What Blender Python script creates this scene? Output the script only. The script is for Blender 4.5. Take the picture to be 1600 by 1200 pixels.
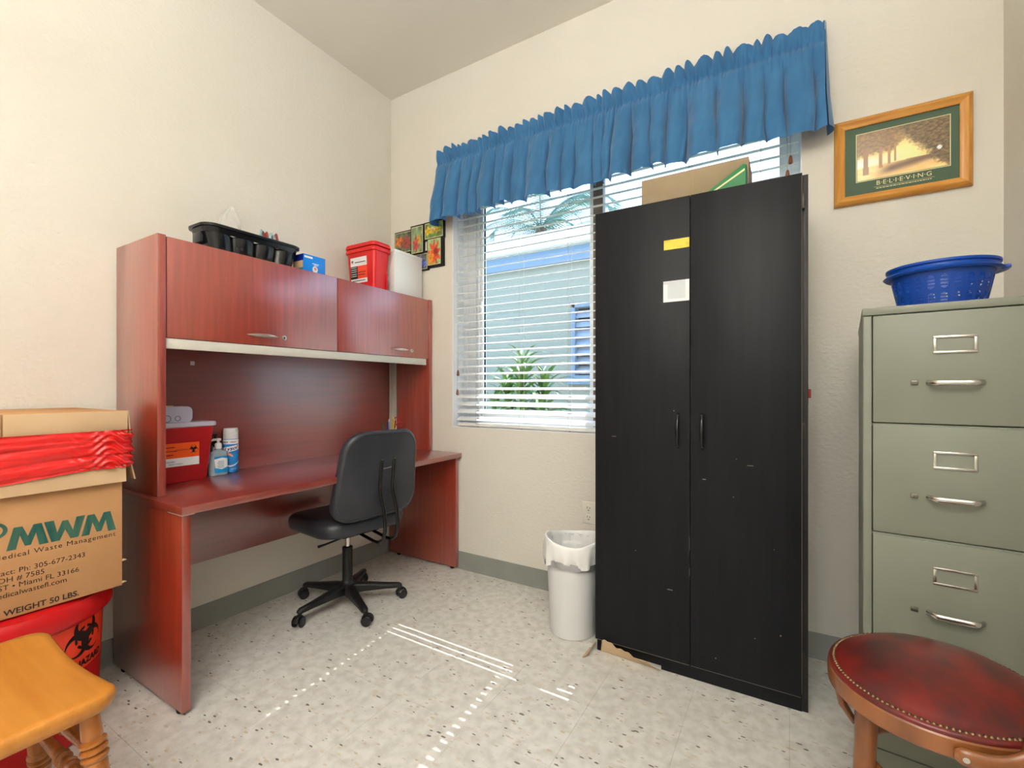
import bpy, bmesh, math, random
from mathutils import Matrix, Vector, noise
from math import sin, cos, pi, radians as rad
random.seed(7)
for o in list(bpy.data.objects): bpy.data.objects.remove(o)
S = bpy.context.scene
COL = S.collection

# ------------------------------------------------------------------ camera
cd = bpy.data.cameras.new('camera'); cam = bpy.data.objects.new('camera', cd); COL.objects.link(cam)
cam.location = (2.362, -2.297, 1.12)
cam.rotation_euler = (rad(90), 0, rad(31.1))
cd.sensor_width = 36.0; cd.lens = 36.0 * 720 / 1600
cd.shift_y = 7 / 1600.0
cd.clip_start = 0.02
S.camera = cam

# ------------------------------------------------------------------ light
SUN = Vector((0.083, -1.0, -1.28)).normalized()
w = bpy.data.worlds.new('world'); S.world = w; w.use_nodes = True
nt = w.node_tree; nt.nodes.clear()
out = nt.nodes.new('ShaderNodeOutputWorld'); bg = nt.nodes.new('ShaderNodeBackground')
tc = nt.nodes.new('ShaderNodeTexCoord'); sx = nt.nodes.new('ShaderNodeSeparateXYZ'); rp = nt.nodes.new('ShaderNodeValToRGB')
nt.links.new(tc.outputs['Generated'], sx.inputs[0]); nt.links.new(sx.outputs['Z'], rp.inputs[0])
rp.color_ramp.elements[0].position = 0.0; rp.color_ramp.elements[0].color = (0.66, 0.82, 1.0, 1)
rp.color_ramp.elements[1].position = 0.8; rp.color_ramp.elements[1].color = (0.34, 0.58, 1.0, 1)
nt.links.new(rp.outputs[0], bg.inputs[0]); nt.links.new(bg.outputs[0], out.inputs[0])
bg.inputs[1].default_value = 4.6

sd = bpy.data.lights.new('sun', 'SUN'); so = bpy.data.objects.new('sun', sd); COL.objects.link(so)
sd.energy = 9.0; sd.color = (1.0, 0.95, 0.88); sd.angle = rad(0.25)
so.rotation_euler = SUN.to_track_quat('-Z', 'Y').to_euler()

LAMP_DOWN, LAMP_UP = (6.0, 5.0), (54.0, 48.0)
LAMP_SPOTS = [(2.02, -3.30), (2.52, -3.25)]
LAMP_Z = 2.30
LAMP_COL = (0.97, 1.0, 1.045)
for i, (lx, ly) in enumerate(LAMP_SPOTS):
    for up in (0, 1):   # added unseen fixture to brighten the room: light leaves it downwards and upwards
        ld = bpy.data.lights.new('added_lamp_light', 'AREA'); lo = bpy.data.objects.new('added_lamp_light', ld); COL.objects.link(lo)
        ld.shape = 'RECTANGLE'; ld.size = 0.24; ld.size_y = 1.16; ld.energy = (LAMP_DOWN, LAMP_UP)[up][i]; ld.color = LAMP_COL
        lo.location = (lx, ly, LAMP_Z + (0.045 if up else -0.045)); lo.rotation_euler = (pi if up else 0, 0, 0)
pd = bpy.data.lights.new('window_portal', 'AREA'); po = bpy.data.objects.new('window_portal', pd); COL.objects.link(po)
pd.shape = 'RECTANGLE'; pd.size = 1.86; pd.size_y = 1.6; pd.cycles.is_portal = True
po.location = (1.47, 0.21, 1.68); po.rotation_euler = (rad(-90), 0, 0)

S.view_settings.view_transform = 'Standard'; S.view_settings.look = 'None'
S.view_settings.gamma = 1.0; S.view_settings.use_curve_mapping = False
S.view_settings.exposure = 0.17

# ------------------------------------------------------------------ materials
def lin(c):
    return tuple(((v / 255.) / 12.92 if v / 255. <= 0.04045 else ((v / 255. + 0.055) / 1.055) ** 2.4) for v in c)
MATS = {}
def mat(name, col, rough=0.5, metal=0.0, coat=0.0, coat_rough=0.1, var=None, scale=(8, 8, 8), detail=4.0, bump=0.0, bscale=None, trans=0.0, alpha=1.0, ior=1.45, spec=0.5, world=False, ramp=(0.35, 0.65), sheen=0.0, bdist=0.002, coat_ior=1.5):
    """procedural principled material; var = second sRGB colour mixed in by stretched noise"""
    m = bpy.data.materials.new(name); m.use_nodes = True; t = m.node_tree; b = t.nodes['Principled BSDF']
    c = lin(col); b.inputs['Base Color'].default_value = (*c, 1); b.inputs['Roughness'].default_value = rough
    b.inputs['Metallic'].default_value = metal; b.inputs['Coat Weight'].default_value = coat; b.inputs['Coat Roughness'].default_value = coat_rough; b.inputs['Coat IOR'].default_value = coat_ior
    b.inputs['Transmission Weight'].default_value = trans; b.inputs['Alpha'].default_value = alpha; b.inputs['IOR'].default_value = ior
    b.inputs['Specular IOR Level'].default_value = spec; b.inputs['Sheen Weight'].default_value = sheen
    if var or bump:
        if world:
            g = t.nodes.new('ShaderNodeNewGeometry'); src = g.outputs['Position']
        else:
            g = t.nodes.new('ShaderNodeTexCoord'); src = g.outputs['Object']
        mp = t.nodes.new('ShaderNodeMapping'); mp.inputs['Scale'].default_value = scale; t.links.new(src, mp.inputs[0])
        n = t.nodes.new('ShaderNodeTexNoise'); n.inputs['Scale'].default_value = 1.0; n.inputs['Detail'].default_value = detail
        t.links.new(mp.outputs[0], n.inputs['Vector'])
        if var:
            r = t.nodes.new('ShaderNodeValToRGB'); r.color_ramp.elements[0].position = ramp[0]; r.color_ramp.elements[1].position = ramp[1]
            r.color_ramp.elements[0].color = (*c, 1); r.color_ramp.elements[1].color = (*lin(var), 1)
            t.links.new(n.outputs['Fac'], r.inputs[0]); t.links.new(r.outputs[0], b.inputs['Base Color'])
        if bump:
            nb = n
            if bscale:
                mp2 = t.nodes.new('ShaderNodeMapping'); mp2.inputs['Scale'].default_value = bscale; t.links.new(src, mp2.inputs[0])
                nb = t.nodes.new('ShaderNodeTexNoise'); nb.inputs['Scale'].default_value = 1.0; nb.inputs['Detail'].default_value = 3.0
                t.links.new(mp2.outputs[0], nb.inputs['Vector'])
            bp = t.nodes.new('ShaderNodeBump'); bp.inputs['Strength'].default_value = bump; bp.inputs['Distance'].default_value = bdist
            t.links.new(nb.outputs['Fac'], bp.inputs['Height']); t.links.new(bp.outputs[0], b.inputs['Normal'])
    MATS[name] = m
    return m
def attr_mat(name, rough=0.4, coat=0.0):
    m = bpy.data.materials.new(name); m.use_nodes = True; t = m.node_tree; b = t.nodes['Principled BSDF']
    a = t.nodes.new('ShaderNodeAttribute'); a.attribute_name = 'Col'; t.links.new(a.outputs['Color'], b.inputs['Base Color'])
    b.inputs['Roughness'].default_value = rough; b.inputs['Coat Weight'].default_value = coat
    MATS[name] = m; return m

WALL = mat('wall_paint', (229, 224, 213), 0.75, var=(225, 219, 207), scale=(1.2, 1.2, 1.2), bump=0.55, bscale=(55, 55, 75), bdist=0.004, world=True, spec=0.3)
CEIL = mat('ceiling_paint', (240, 235, 224), 0.85, var=(237, 231, 219), scale=(1, 1, 1), bump=0.3, bscale=(60, 60, 60), world=True, spec=0.2)
BASEB = mat('vinyl_base', (148, 150, 143), 0.45, var=(141, 143, 136), scale=(6, 6, 6))
MAHO = mat('mahogany_laminate', (138, 46, 30), 0.28, var=(170, 62, 40), scale=(60, 60, 3.0), detail=6, ramp=(0.3, 0.7), bump=0.03, spec=0.8, coat=1.0, coat_rough=0.30, coat_ior=2.0)
MAHOH = mat('mahogany_laminate_along', (122, 40, 31), 0.30, var=(146, 52, 39), scale=(60, 3.0, 60), detail=6, ramp=(0.3, 0.7), bump=0.03, spec=0.8, coat=1.0, coat_rough=0.30, coat_ior=2.0)
MAHOD = mat('mahogany_edge', (120, 44, 36), 0.35, var=(146, 62, 48), scale=(60, 60, 6))
GREYAL = mat('pale_grey_plastic', (205, 200, 188), 0.42)
NICKEL = mat('brushed_nickel', (214, 208, 198), 0.28, metal=0.9)
CHROME = mat('worn_chrome', (205, 203, 196), 0.22, metal=1.0, bump=0.1, scale=(60, 60, 60))
BLACKW = mat('black_woodgrain', (27, 28, 32), 0.42, var=(22, 23, 26), scale=(40, 40, 3), detail=5, bump=0.12, bscale=(120, 120, 5), spec=0.22)
BLACKE = mat('black_edge', (26, 23, 22), 0.5, var=(34, 30, 28), scale=(30, 30, 4))
DARK = mat('dark_recess', (20, 18, 17), 0.7)
SCUFF = mat('worn_edge_line', (150, 140, 130), 0.6)
BLKPL = mat('black_plastic', (22, 22, 24), 0.42, bump=0.05, scale=(200, 200, 200))
BLKGL = mat('glossy_black_plastic', (24, 25, 28), 0.2, spec=0.6)
VINYL = mat('black_vinyl', (46, 48, 55), 0.36, var=(54, 56, 63), scale=(7, 7, 7), bump=0.12, bscale=(260, 260, 260), spec=0.55)
STEELP = mat('khaki_grey_enamel', (131, 133, 119), 0.42, var=(127, 129, 115), scale=(4, 4, 4), spec=0.45)
GAP = mat('shadow_gap', (52, 48, 40), 0.8)
REDPL = mat('red_plastic', (206, 26, 30), 0.34, var=(198, 22, 26), scale=(5, 5, 5))
REDTL = mat('red_translucent_plastic', (226, 40, 38), 0.3)
REDBAG = mat('red_bag_film', (232, 36, 34), 0.22, coat=0.4)
KRAFT = mat('kraft_cardboard', (198, 150, 104), 0.75, var=(190, 142, 96), scale=(6, 6, 6), bump=0.05, bscale=(3, 160, 3), spec=0.2)
KRAFTL = mat('pale_cardboard', (206, 174, 136), 0.75, var=(198, 166, 127), scale=(7, 7, 7), spec=0.2)
PAPERB = mat('brown_paper', (214, 186, 152), 0.8, var=(202, 172, 136), scale=(12, 12, 12))
INKGR = mat('green_ink', (26, 88, 80), 0.7, var=(70, 108, 88), scale=(40, 40, 6))
INKBK = mat('black_ink', (52, 44, 34), 0.7)
INKTX = mat('label_ink', (24, 22, 22), 0.6)
OAK = mat('honey_oak', (188, 116, 38), 0.34, var=(210, 140, 54), scale=(2.5, 34, 34), detail=6, ramp=(0.3, 0.72), coat=0.25, coat_rough=0.2)
OAKV = mat('honey_oak_turned', (152, 88, 36), 0.32, var=(186, 114, 48), scale=(40, 40, 4), detail=5, coat=0.4, coat_rough=0.15)
FRAMEOAK = mat('golden_oak_frame', (222, 160, 74), 0.4, var=(198, 130, 52), scale=(6, 60, 60), detail=6, ramp=(0.35, 0.7), coat=0.2)
FRAMEOAKV = mat('golden_oak_frame_upright', (222, 160, 74), 0.4, var=(198, 130, 52), scale=(60, 60, 6), detail=6, ramp=(0.35, 0.7), coat=0.2)
BENT = mat('bentwood', (148, 90, 46), 0.32, var=(112, 62, 30), scale=(14, 14, 5), detail=5, coat=0.5, coat_rough=0.15)
LEATH = mat('oxblood_leather', (116, 31, 26), 0.34, var=(72, 32, 30), scale=(14, 9, 8), detail=6, ramp=(0.38, 0.62), bump=0.12, bscale=(180, 180, 180), coat=0.15)
BRASS = mat('old_brass', (124, 104, 76), 0.45, metal=0.9)
BLUECL = mat('blue_cotton', (56, 118, 168), 0.75, var=(50, 110, 160), scale=(9, 9, 9), bump=0.08, bscale=(700, 700, 700), sheen=0.3)
SLATW = mat('white_slat', (236, 236, 232), 0.35)
CORD = mat('blind_cord', (196, 190, 176), 0.7)
TASSEL = mat('wooden_tassel', (150, 96, 60), 0.5, var=(120, 74, 44), scale=(60, 60, 10))
WINFR = mat('white_aluminium', (244, 246, 248), 0.4, bump=0.02)
MULL = mat('backlit_mullion', (120, 108, 96), 0.45)  # grey-brown puts backlit shade into the white stile's colour
WHITEP = mat('white_plastic', (224, 224, 223), 0.4, bump=0.02)
WHITEB = mat('white_laminate', (238, 238, 236), 0.45, var=(232, 232, 230), scale=(3, 3, 3))
BAGW = mat('white_bin_liner', (246, 245, 243), 0.3, alpha=0.97, var=(240, 239, 236), scale=(14, 14, 14))
CLEARBAG = mat('clear_bag', (235, 235, 232), 0.12, alpha=0.16)
BLUEPL = mat('blue_plastic', (20, 76, 172), 0.36, var=(16, 68, 160), scale=(5, 5, 5))
YELLOW = mat('yellow_tape', (226, 206, 66), 0.45, var=(206, 186, 40), scale=(30, 30, 60), ramp=(0.45, 0.6))
WHPAPER = mat('white_paper', (214, 218, 222), 0.35, var=(206, 210, 214), scale=(10, 10, 10))
WHPAPER2 = mat('bright_paper', (240, 240, 240), 0.5)
ORANGE = mat('orange_label', (250, 92, 22), 0.45)
ORRED = mat('orange_red_label', (255, 74, 44), 0.4)
LIDPL = mat('frosted_lid', (222, 216, 232), 0.3, trans=0.25, ior=1.3)
CLEARPL = mat('clear_gel_bottle', (222, 238, 246), 0.12, trans=0.55, ior=1.2)
SKYBL = mat('label_sky_blue', (20, 150, 214), 0.3)
CANBL = mat('can_blue', (28, 112, 200), 0.28, var=(40, 150, 220), scale=(20, 20, 30))
CANNAVY = mat('print_navy', (22, 34, 110), 0.3)
PEACH = mat('print_peach', (240, 150, 116), 0.4)
BOXBLUE = mat('carton_blue', (18, 138, 236), 0.35)
BOXNAVY = mat('carton_navy', (10, 36, 140), 0.35)
BOXTEAL = mat('carton_teal', (20, 128, 130), 0.35)
GREENBX = mat('green_carton', (38, 132, 74), 0.45, var=(32, 122, 66), scale=(8, 8, 8))
GREEND = mat('dark_green_carton', (24, 92, 50), 0.5)
CREAM = mat('cream_line', (232, 222, 170), 0.6)
MATGRN = mat('green_mat_board', (82, 104, 84), 0.7)
OUTLET = mat('outlet_ivory', (232, 226, 212), 0.35)
REDTAG = mat('red_rubber', (176, 62, 52), 0.5)
EXTW = mat('stucco_grey_green', (132, 134, 120), 0.85, bump=0.3, bscale=(30, 30, 30), scale=(2, 2, 2))
EXTBL = mat('fascia_blue', (100, 122, 142), 0.6)
EXTWH = mat('eave_white', (246, 236, 226), 0.6)
LOUV = mat('louver_glass', (130, 142, 158), 0.3, spec=0.7)
GRASS = mat('lawn', (120, 150, 84), 0.9, var=(150, 164, 104), scale=(6, 6, 6), world=True)
LEAFG = mat('leaf_green', (80, 122, 56), 0.4, var=(122, 150, 80), scale=(9, 9, 9))
PALMG = mat('palm_frond', (96, 128, 120), 0.5, var=(130, 160, 150), scale=(5, 5, 5))
BARK = mat('bark', (120, 104, 86), 0.9, var=(90, 76, 62), scale=(12, 12, 30))
GREYB = mat('far_building_grey', (150, 150, 150), 0.9)
SILVER = mat('foil_silver', (190, 190, 194), 0.3, metal=0.8)
PRINT = attr_mat('printed_picture', 0.35, 0.3)
BARBK = mat('glossy_black_steel', (9, 9, 10), 0.18, spec=0.6)
CARTON = mat('dull_brown_cardboard', (166, 148, 120), 0.8, var=(158, 140, 112), scale=(6, 6, 6), spec=0.2)
# glass
gm = bpy.data.materials.new('window_glass'); gm.use_nodes = True; t = gm.node_tree; t.nodes.clear()
o_ = t.nodes.new('ShaderNodeOutputMaterial'); mx = t.nodes.new('ShaderNodeMixShader'); tr = t.nodes.new('ShaderNodeBsdfTransparent'); gl = t.nodes.new('ShaderNodeBsdfGlossy')
tr.inputs[0].default_value = (0.96, 0.97, 0.98, 1); gl.inputs['Roughness'].default_value = 0.02; mx.inputs[0].default_value = 0.05
t.links.new(tr.outputs[0], mx.inputs[1]); t.links.new(gl.outputs[0], mx.inputs[2]); t.links.new(mx.outputs[0], o_.inputs[0]); GLASS = gm
# glowing diffuser of the added lamps
em = bpy.data.materials.new('added_lamp_diffuser'); em.use_nodes = True; b = em.node_tree.nodes['Principled BSDF']
b.inputs['Emission Color'].default_value = (*LAMP_COL, 1); b.inputs['Emission Strength'].default_value = 3.0; LAMPD = em
# vinyl composition floor
def floor_material():
    m = bpy.data.materials.new('vinyl_composition_floor'); m.use_nodes = True; t = m.node_tree; b = t.nodes['Principled BSDF']
    g = t.nodes.new('ShaderNodeNewGeometry')
    def noise_(scale, detail=3):
        n = t.nodes.new('ShaderNodeTexNoise'); n.inputs['Scale'].default_value = scale; n.inputs['Detail'].default_value = detail
        t.links.new(g.outputs['Position'], n.inputs['Vector']); return n
    n0 = noise_(26, 5); r0 = t.nodes.new('ShaderNodeValToRGB')
    r0.color_ramp.elements[0].position = 0.35; r0.color_ramp.elements[0].color = (*lin((207, 203, 194)), 1)
    r0.color_ramp.elements[1].position = 0.6; r0.color_ramp.elements[1].color = (*lin((226, 223, 216)), 1)
    t.links.new(n0.outputs['Fac'], r0.inputs[0]); cur = r0.outputs[0]
    def chips(rotz, sx_, sy_, keep, thr, col, cur, dist):
        mp = t.nodes.new('ShaderNodeMapping'); mp.inputs['Rotation'].default_value = (0, 0, rad(rotz)); mp.inputs['Scale'].default_value = (sx_, sy_, 0.001)
        mp.inputs['Location'].default_value = (dist, dist * 0.7, 0)
        t.links.new(g.outputs['Position'], mp.inputs[0])
        wob = noise_(90, 2); ad = t.nodes.new('ShaderNodeVectorMath'); ad.operation = 'MULTIPLY_ADD'
        t.links.new(wob.outputs['Color'], ad.inputs[0]); ad.inputs[1].default_value = (0.35, 0.35, 0); t.links.new(mp.outputs[0], ad.inputs[2])
        v = t.nodes.new('ShaderNodeTexVoronoi'); v.voronoi_dimensions = '2D'; v.inputs['Scale'].default_value = 1.0; t.links.new(ad.outputs[0], v.inputs['Vector'])
        s = t.nodes.new('ShaderNodeSeparateColor'); t.links.new(v.outputs['Color'], s.inputs[0])
        k = t.nodes.new('ShaderNodeMath'); k.operation = 'LESS_THAN'; t.links.new(s.outputs[0], k.inputs[0]); k.inputs[1].default_value = keep
        th = t.nodes.new('ShaderNodeMath'); th.operation = 'MULTIPLY'; t.links.new(s.outputs[1], th.inputs[0]); th.inputs[1].default_value = thr
        d = t.nodes.new('ShaderNodeMath'); d.operation = 'LESS_THAN'; t.links.new(v.outputs['Distance'], d.inputs[0]); t.links.new(th.outputs[0], d.inputs[1])
        mu = t.nodes.new('ShaderNodeMath'); mu.operation = 'MULTIPLY'; t.links.new(k.outputs[0], mu.inputs[0]); t.links.new(d.outputs[0], mu.inputs[1])
        mu2 = t.nodes.new('ShaderNodeMath'); mu2.operation = 'MULTIPLY'; t.links.new(mu.outputs[0], mu2.inputs[0]); mu2.inputs[1].default_value = 0.85
        mxc = t.nodes.new('ShaderNodeMix'); mxc.data_type = 'RGBA'; t.links.new(mu2.outputs[0], mxc.inputs['Factor']); t.links.new(cur, mxc.inputs['A'])
        mxc.inputs['B'].default_value = (*lin(col), 1); return mxc.outputs['Result']
    cur = chips(20, 30, 70, 0.20, 0.36, (212, 200, 180), cur, 3.1)
    cur = chips(-50, 34, 70, 0.09, 0.34, (198, 183, 160), cur, 7.7)
    cur = chips(35, 32, 90, 0.030, 0.36, (84, 70, 54), cur, 0.0)
    cur = chips(-40, 40, 95, 0.030, 0.34, (66, 56, 46), cur, 5.0)
    t.links.new(cur, b.inputs['Base Color'])
    n2 = noise_(3, 4); mr = t.nodes.new('ShaderNodeMapRange'); mr.inputs['To Min'].default_value = 0.30; mr.inputs['To Max'].default_value = 0.46
    t.links.new(n2.outputs['Fac'], mr.inputs['Value']); t.links.new(mr.outputs[0], b.inputs['Roughness'])
    return m
FLOOR = floor_material()

# ------------------------------------------------------------------ mesh helpers
ROOTM = {}
class MB:
    def __init__(self, X=None): self.v = []; self.f = []; self.X = X; self.col = None
    def add(self, vs, fs):
        n = len(self.v); X = self.X
        self.v += [tuple(X @ Vector(p)) if X else tuple(p) for p in vs]
        self.f += [tuple(i + n for i in q) for q in fs]; return self
    def box(self, x0, x1, y0, y1, z0, z1, M=None):
        vs = [Vector((x, y, z)) for x in (x0, x1) for y in (y0, y1) for z in (z0, z1)]
        if M: vs = [M @ p for p in vs]
        return self.add(vs, [(0, 1, 3, 2), (4, 6, 7, 5), (0, 4, 5, 1), (2, 3, 7, 6), (0, 2, 6, 4), (1, 5, 7, 3)])
    def tube(self, path, r, n=10, closed=False, caps=True, flat=None):
        P = [Vector(p) for p in path]; N = len(P); R = r if isinstance(r, (list, tuple)) else [r] * N
        vs = []; fs = []; up = None
        for i, p in enumerate(P):
            a = P[(i - 1) % N] if (closed or i) else p; b = P[(i + 1) % N] if (closed or i < N - 1) else p
            t = (b - a).normalized()
            if up is None:
                up = Vector((0, 0, 1)) if abs(t.z) < 0.9 else Vector((1, 0, 0))
            u = (up - t * up.dot(t))
            if u.length < 1e-6: u = t.orthogonal()
            u.normalize(); up = u; s = t.cross(u)
            for k in range(n):
                an = 2 * pi * k / n; ku, ks = cos(an), sin(an)
                if flat: ku *= flat[0]; ks *= flat[1]
                vs.append(p + (u * ku + s * ks) * R[i])
        M = N if closed else N - 1
        for i in range(M):
            j = (i + 1) % N
            for k in range(n):
                fs.append((i * n + k, i * n + (k + 1) % n, j * n + (k + 1) % n, j * n + k))
        if caps and not closed:
            fs.append(tuple(range(n))[::-1]); fs.append(tuple((N - 1) * n + k for k in range(n)))
        return self.add(vs, fs)
    def lathe(self, prof, n=32, M=None, a0=0.0, a1=2 * pi, caps=True):
        full = abs(a1 - a0 - 2 * pi) < 1e-6; cnt = n if full else n + 1; vs = []; fs = []
        for (r, z) in prof:
            for k in range(cnt):
                an = a0 + (a1 - a0) * k / n; p = Vector((r * cos(an), r * sin(an), z)); vs.append(M @ p if M else p)
        for i in range(len(prof) - 1):
            for k in range(n):
                k2 = (k + 1) % cnt; fs.append((i * cnt + k, i * cnt + k2, (i + 1) * cnt + k2, (i + 1) * cnt + k))
        if caps and full:
            if prof[0][0] > 1e-5: fs.append(tuple(range(cnt))[::-1])
            if prof[-1][0] > 1e-5: fs.append(tuple((len(prof) - 1) * cnt + k for k in range(cnt)))
        return self.add(vs, fs)
    def rings(self, rs, cap0=True, cap1=True):
        n = len(rs[0]); vs = [p for r in rs for p in r]; fs = []
        for i in range(len(rs) - 1):
            for k in range(n):
                k2 = (k + 1) % n; fs.append((i * n + k, i * n + k2, (i + 1) * n + k2, (i + 1) * n + k))
        if cap0: fs.append(tuple(range(n))[::-1])
        if cap1: fs.append(tuple((len(rs) - 1) * n + k for k in range(n)))
        return self.add(vs, fs)
    def prism(self, poly, fn0, fn1):
        return self.rings([[fn0(*p) for p in poly], [fn1(*p) for p in poly]])
    def grid(self, fn, nu, nv, flip=False, closed_u=False):
        cu = nu if closed_u else nu + 1
        vs = [fn(i / nu, j / nv) for j in range(nv + 1) for i in range(cu)]; fs = []
        for j in range(nv):
            for i in range(nu):
                i2 = (i + 1) % cu; q = (j * cu + i, j * cu + i2, (j + 1) * cu + i2, (j + 1) * cu + i); fs.append(q[::-1] if flip else q)
        return self.add(vs, fs)
    def mesh(self, name, bevel=0, seg=2, smooth=35, solid=0, fix=True):
        me = bpy.data.meshes.new(name); me.from_pydata(self.v, [], self.f); me.update()
        bm = bmesh.new(); bm.from_mesh(me)
        if fix: bmesh.ops.recalc_face_normals(bm, faces=bm.faces)
        if bevel:
            es = [e for e in bm.edges if len(e.link_faces) == 2 and e.calc_face_angle(0) > rad(40)]
            bmesh.ops.bevel(bm, geom=es, offset=bevel, segments=seg, affect='EDGES', profile=0.5, clamp_overlap=True)
        if solid: bmesh.ops.solidify(bm, geom=bm.faces, thickness=solid)
        bm.to_mesh(me); bm.free()
        if smooth:
            me.polygons.foreach_set('use_smooth', [True] * len(me.polygons)); me.set_sharp_from_angle(angle=rad(smooth))
        return me
    def build(self, name, m, parent=None, **k):
        root = parent
        while root is not None and root.parent is not None: root = root.parent
        if root is not None:
            I = ROOTM[root.name].inverted(); self.v = [tuple(I @ Vector(p)) for p in self.v]
        else:
            xs = [p[0] for p in self.v]; ys = [p[1] for p in self.v]; zs = [p[2] for p in self.v]
            base = Vector(((min(xs) + max(xs)) / 2, (min(ys) + max(ys)) / 2, min(zs)))
            self.v = [tuple(Vector(p) - base) for p in self.v]
        me = self.mesh(name, **k); me.materials.append(m)
        o = bpy.data.objects.new(name, me); COL.objects.link(o)
        if name in ('label_print', 'scuff', 'lid_print', 'front_print', 'label_tape'): o['kind'] = 'stuff'
        if parent is not None: o.parent = parent
        else: o.location = base; ROOTM[o.name] = Matrix.Translation(base)
        return o
def thing(name, label, cat, loc=(0, 0, 0), rz=0, group=None):
    o = bpy.data.objects.new(name, None); COL.objects.link(o); o.location = loc; o.rotation_euler = (0, 0, rz); o.empty_display_size = 0.05
    o['label'] = label; o['category'] = cat
    if group: o['group'] = group
    ROOTM[o.name] = Matrix.Translation(Vector(loc)) @ Matrix.Rotation(rz, 4, 'Z'); return o
def tag(o, label, cat, group=None):
    o['label'] = label; o['category'] = cat
    if group: o['group'] = group
    return o
def struct(o): o['kind'] = 'structure'; return o
def stuff(o): o['kind'] = 'stuff'; return o
def rrect(w, h, r, n=6, cx=0, cy=0):
    pts = []
    for (sx_, sy_, a) in ((1, 1, 0), (-1, 1, 90), (-1, -1, 180), (1, -1, 270)):
        for k in range(n + 1):
            an = rad(a + 90 * k / n); pts.append((cx + sx_ * (w / 2 - r) + r * cos(an), cy + sy_ * (h / 2 - r) + r * sin(an)))
    return pts
def text_geo(s, size, bold=0.0, shear=0.0, space=1.0, align='LEFT', res=3):
    cu = bpy.data.curves.new('lettering', 'FONT'); cu.body = s; cu.size = size; cu.offset = bold; cu.shear = shear; cu.space_character = space; cu.align_x = align; cu.resolution_u = res
    o = bpy.data.objects.new('lettering', cu); COL.objects.link(o)
    dg = bpy.context.evaluated_depsgraph_get(); e = o.evaluated_get(dg); me = e.to_mesh()
    vs = [(v.co.x, v.co.y) for v in me.vertices]; fs = [tuple(p.vertices) for p in me.polygons]
    e.to_mesh_clear(); bpy.data.objects.remove(o); bpy.data.curves.remove(cu); return vs, fs
def put_flat(mb, geo, fn): mb.add([fn(*p) for p in geo[0]], geo[1]); return mb
def bio_geo(R):
    """three-crescent biohazard sign, about R in radius"""
    k = R / 27.0; vs = []; fs = []
    def strip(A, B):
        n0 = len(vs); vs.extend([p for ab in zip(A, B) for p in ab])
        for i in range(len(A) - 1): fs.append((n0 + 2 * i, n0 + 2 * i + 1, n0 + 2 * i + 3, n0 + 2 * i + 2))
    for j in range(3):
        ca, sa = cos(j * 2 * pi / 3), sin(j * 2 * pi / 3)
        rot = lambda x, y: (k * (x * ca - y * sa), k * (x * sa + y * ca))
        T = [rad(16 + (360 - 32) * i / 26) for i in range(27)]
        strip([rot(15 * sin(a), 11 + 15 * cos(a)) for a in T], [rot(10.3 * sin(a), 15.3 + 10.3 * cos(a)) for a in T])
        T = [rad(180 - 52 + 104 * i / 10) for i in range(11)]
        strip([rot(13.5 * sin(a), 13.5 * cos(a)) for a in T], [rot(10.5 * sin(a), 10.5 * cos(a)) for a in T])
    return vs, fs
def picture(name, parent, fn, P0, PU, PV, nu, nv, m=None):
    """printed picture: colour grid fn(u,v)->sRGB on the parallelogram P0 + u PU + v PV"""
    mb = MB(); P0, PU, PV = Vector(P0), Vector(PU), Vector(PV)
    mb.grid(lambda u, v: P0 + PU * u + PV * v, nu, nv)
    o = mb.build(name, m or PRINT, parent, smooth=0, fix=False)
    at = o.data.color_attributes.new('Col', 'FLOAT_COLOR', 'POINT')
    i = 0
    for j in range(nv + 1):
        for k in range(nu + 1):
            at.data[i].color = (*lin([min(250, max(0, c * 1.14 + 6)) for c in fn(k / nu, j / nv)]), 1); i += 1
    return o
def mixc(a, b, t): t = min(1, max(0, t)); return tuple(p + (q - p) * t for p, q in zip(a, b))
def fbm(x, y, s=0.0): return noise.fractal(Vector((x, y, s)), 0.9, 2.0, 4)

# ================================================================== SETTING
RX, RY, RH = 3.01, -4.0, 3.114
fl = MB().box(-0.2, RX + 0.2, RY - 0.2, 0.2, -0.12, -0.002).build('floor', mat('floor_adhesive', (150, 140, 122), 0.9)); struct(fl)
tile_me = None
x0, y0, TS = 2.056 - 7 * 0.3048, -0.46 + 2 * 0.3048, 0.3048
for i in range(10):
    for j in range(14):
        xa, xb = max(0, x0 + i * TS), min(RX, x0 + (i + 1) * TS); yb, ya = min(0, y0 - j * TS), max(RY, y0 - (j + 1) * TS)
        if xb - xa < 0.01 or yb - ya < 0.01: continue
        whole = xb - xa > TS - 1e-4 and yb - ya > TS - 1e-4
        hw, hh = (xb - xa) / 2 - 0.0003, (yb - ya) / 2 - 0.0003
        if whole and tile_me is not None: me = tile_me
        else:
            mb = MB().box(-hw, hw, -hh, hh, -0.003, 0.0); me = mb.mesh('tile', bevel=0.0003, seg=1, smooth=0); me.materials.append(FLOOR)
            if whole: tile_me = me
        o = bpy.data.objects.new('tile', me); COL.objects.link(o); o.parent = fl
        o.location = Vector(((xa + xb) / 2, (ya + yb) / 2, 0)) - fl.location
struct(MB().box(-0.2, RX + 0.2, RY - 0.2, 0.2, RH, RH + 0.1).build('ceiling', CEIL))
struct(MB().box(-0.2, 0, RY - 0.2, 0.2, 0, RH).build('wall_left', WALL))
struct(MB().box(RX, RX + 0.2, RY - 0.2, 0.2, 0, RH).build('wall_right', WALL))
struct(MB().box(0, RX, RY - 0.2, RY, 0, RH).build('wall_front', WALL))
WX0, WX1, WZ0, WZ1 = 0.538, 2.405, 0.878, 2.48
wb = MB()
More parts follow.
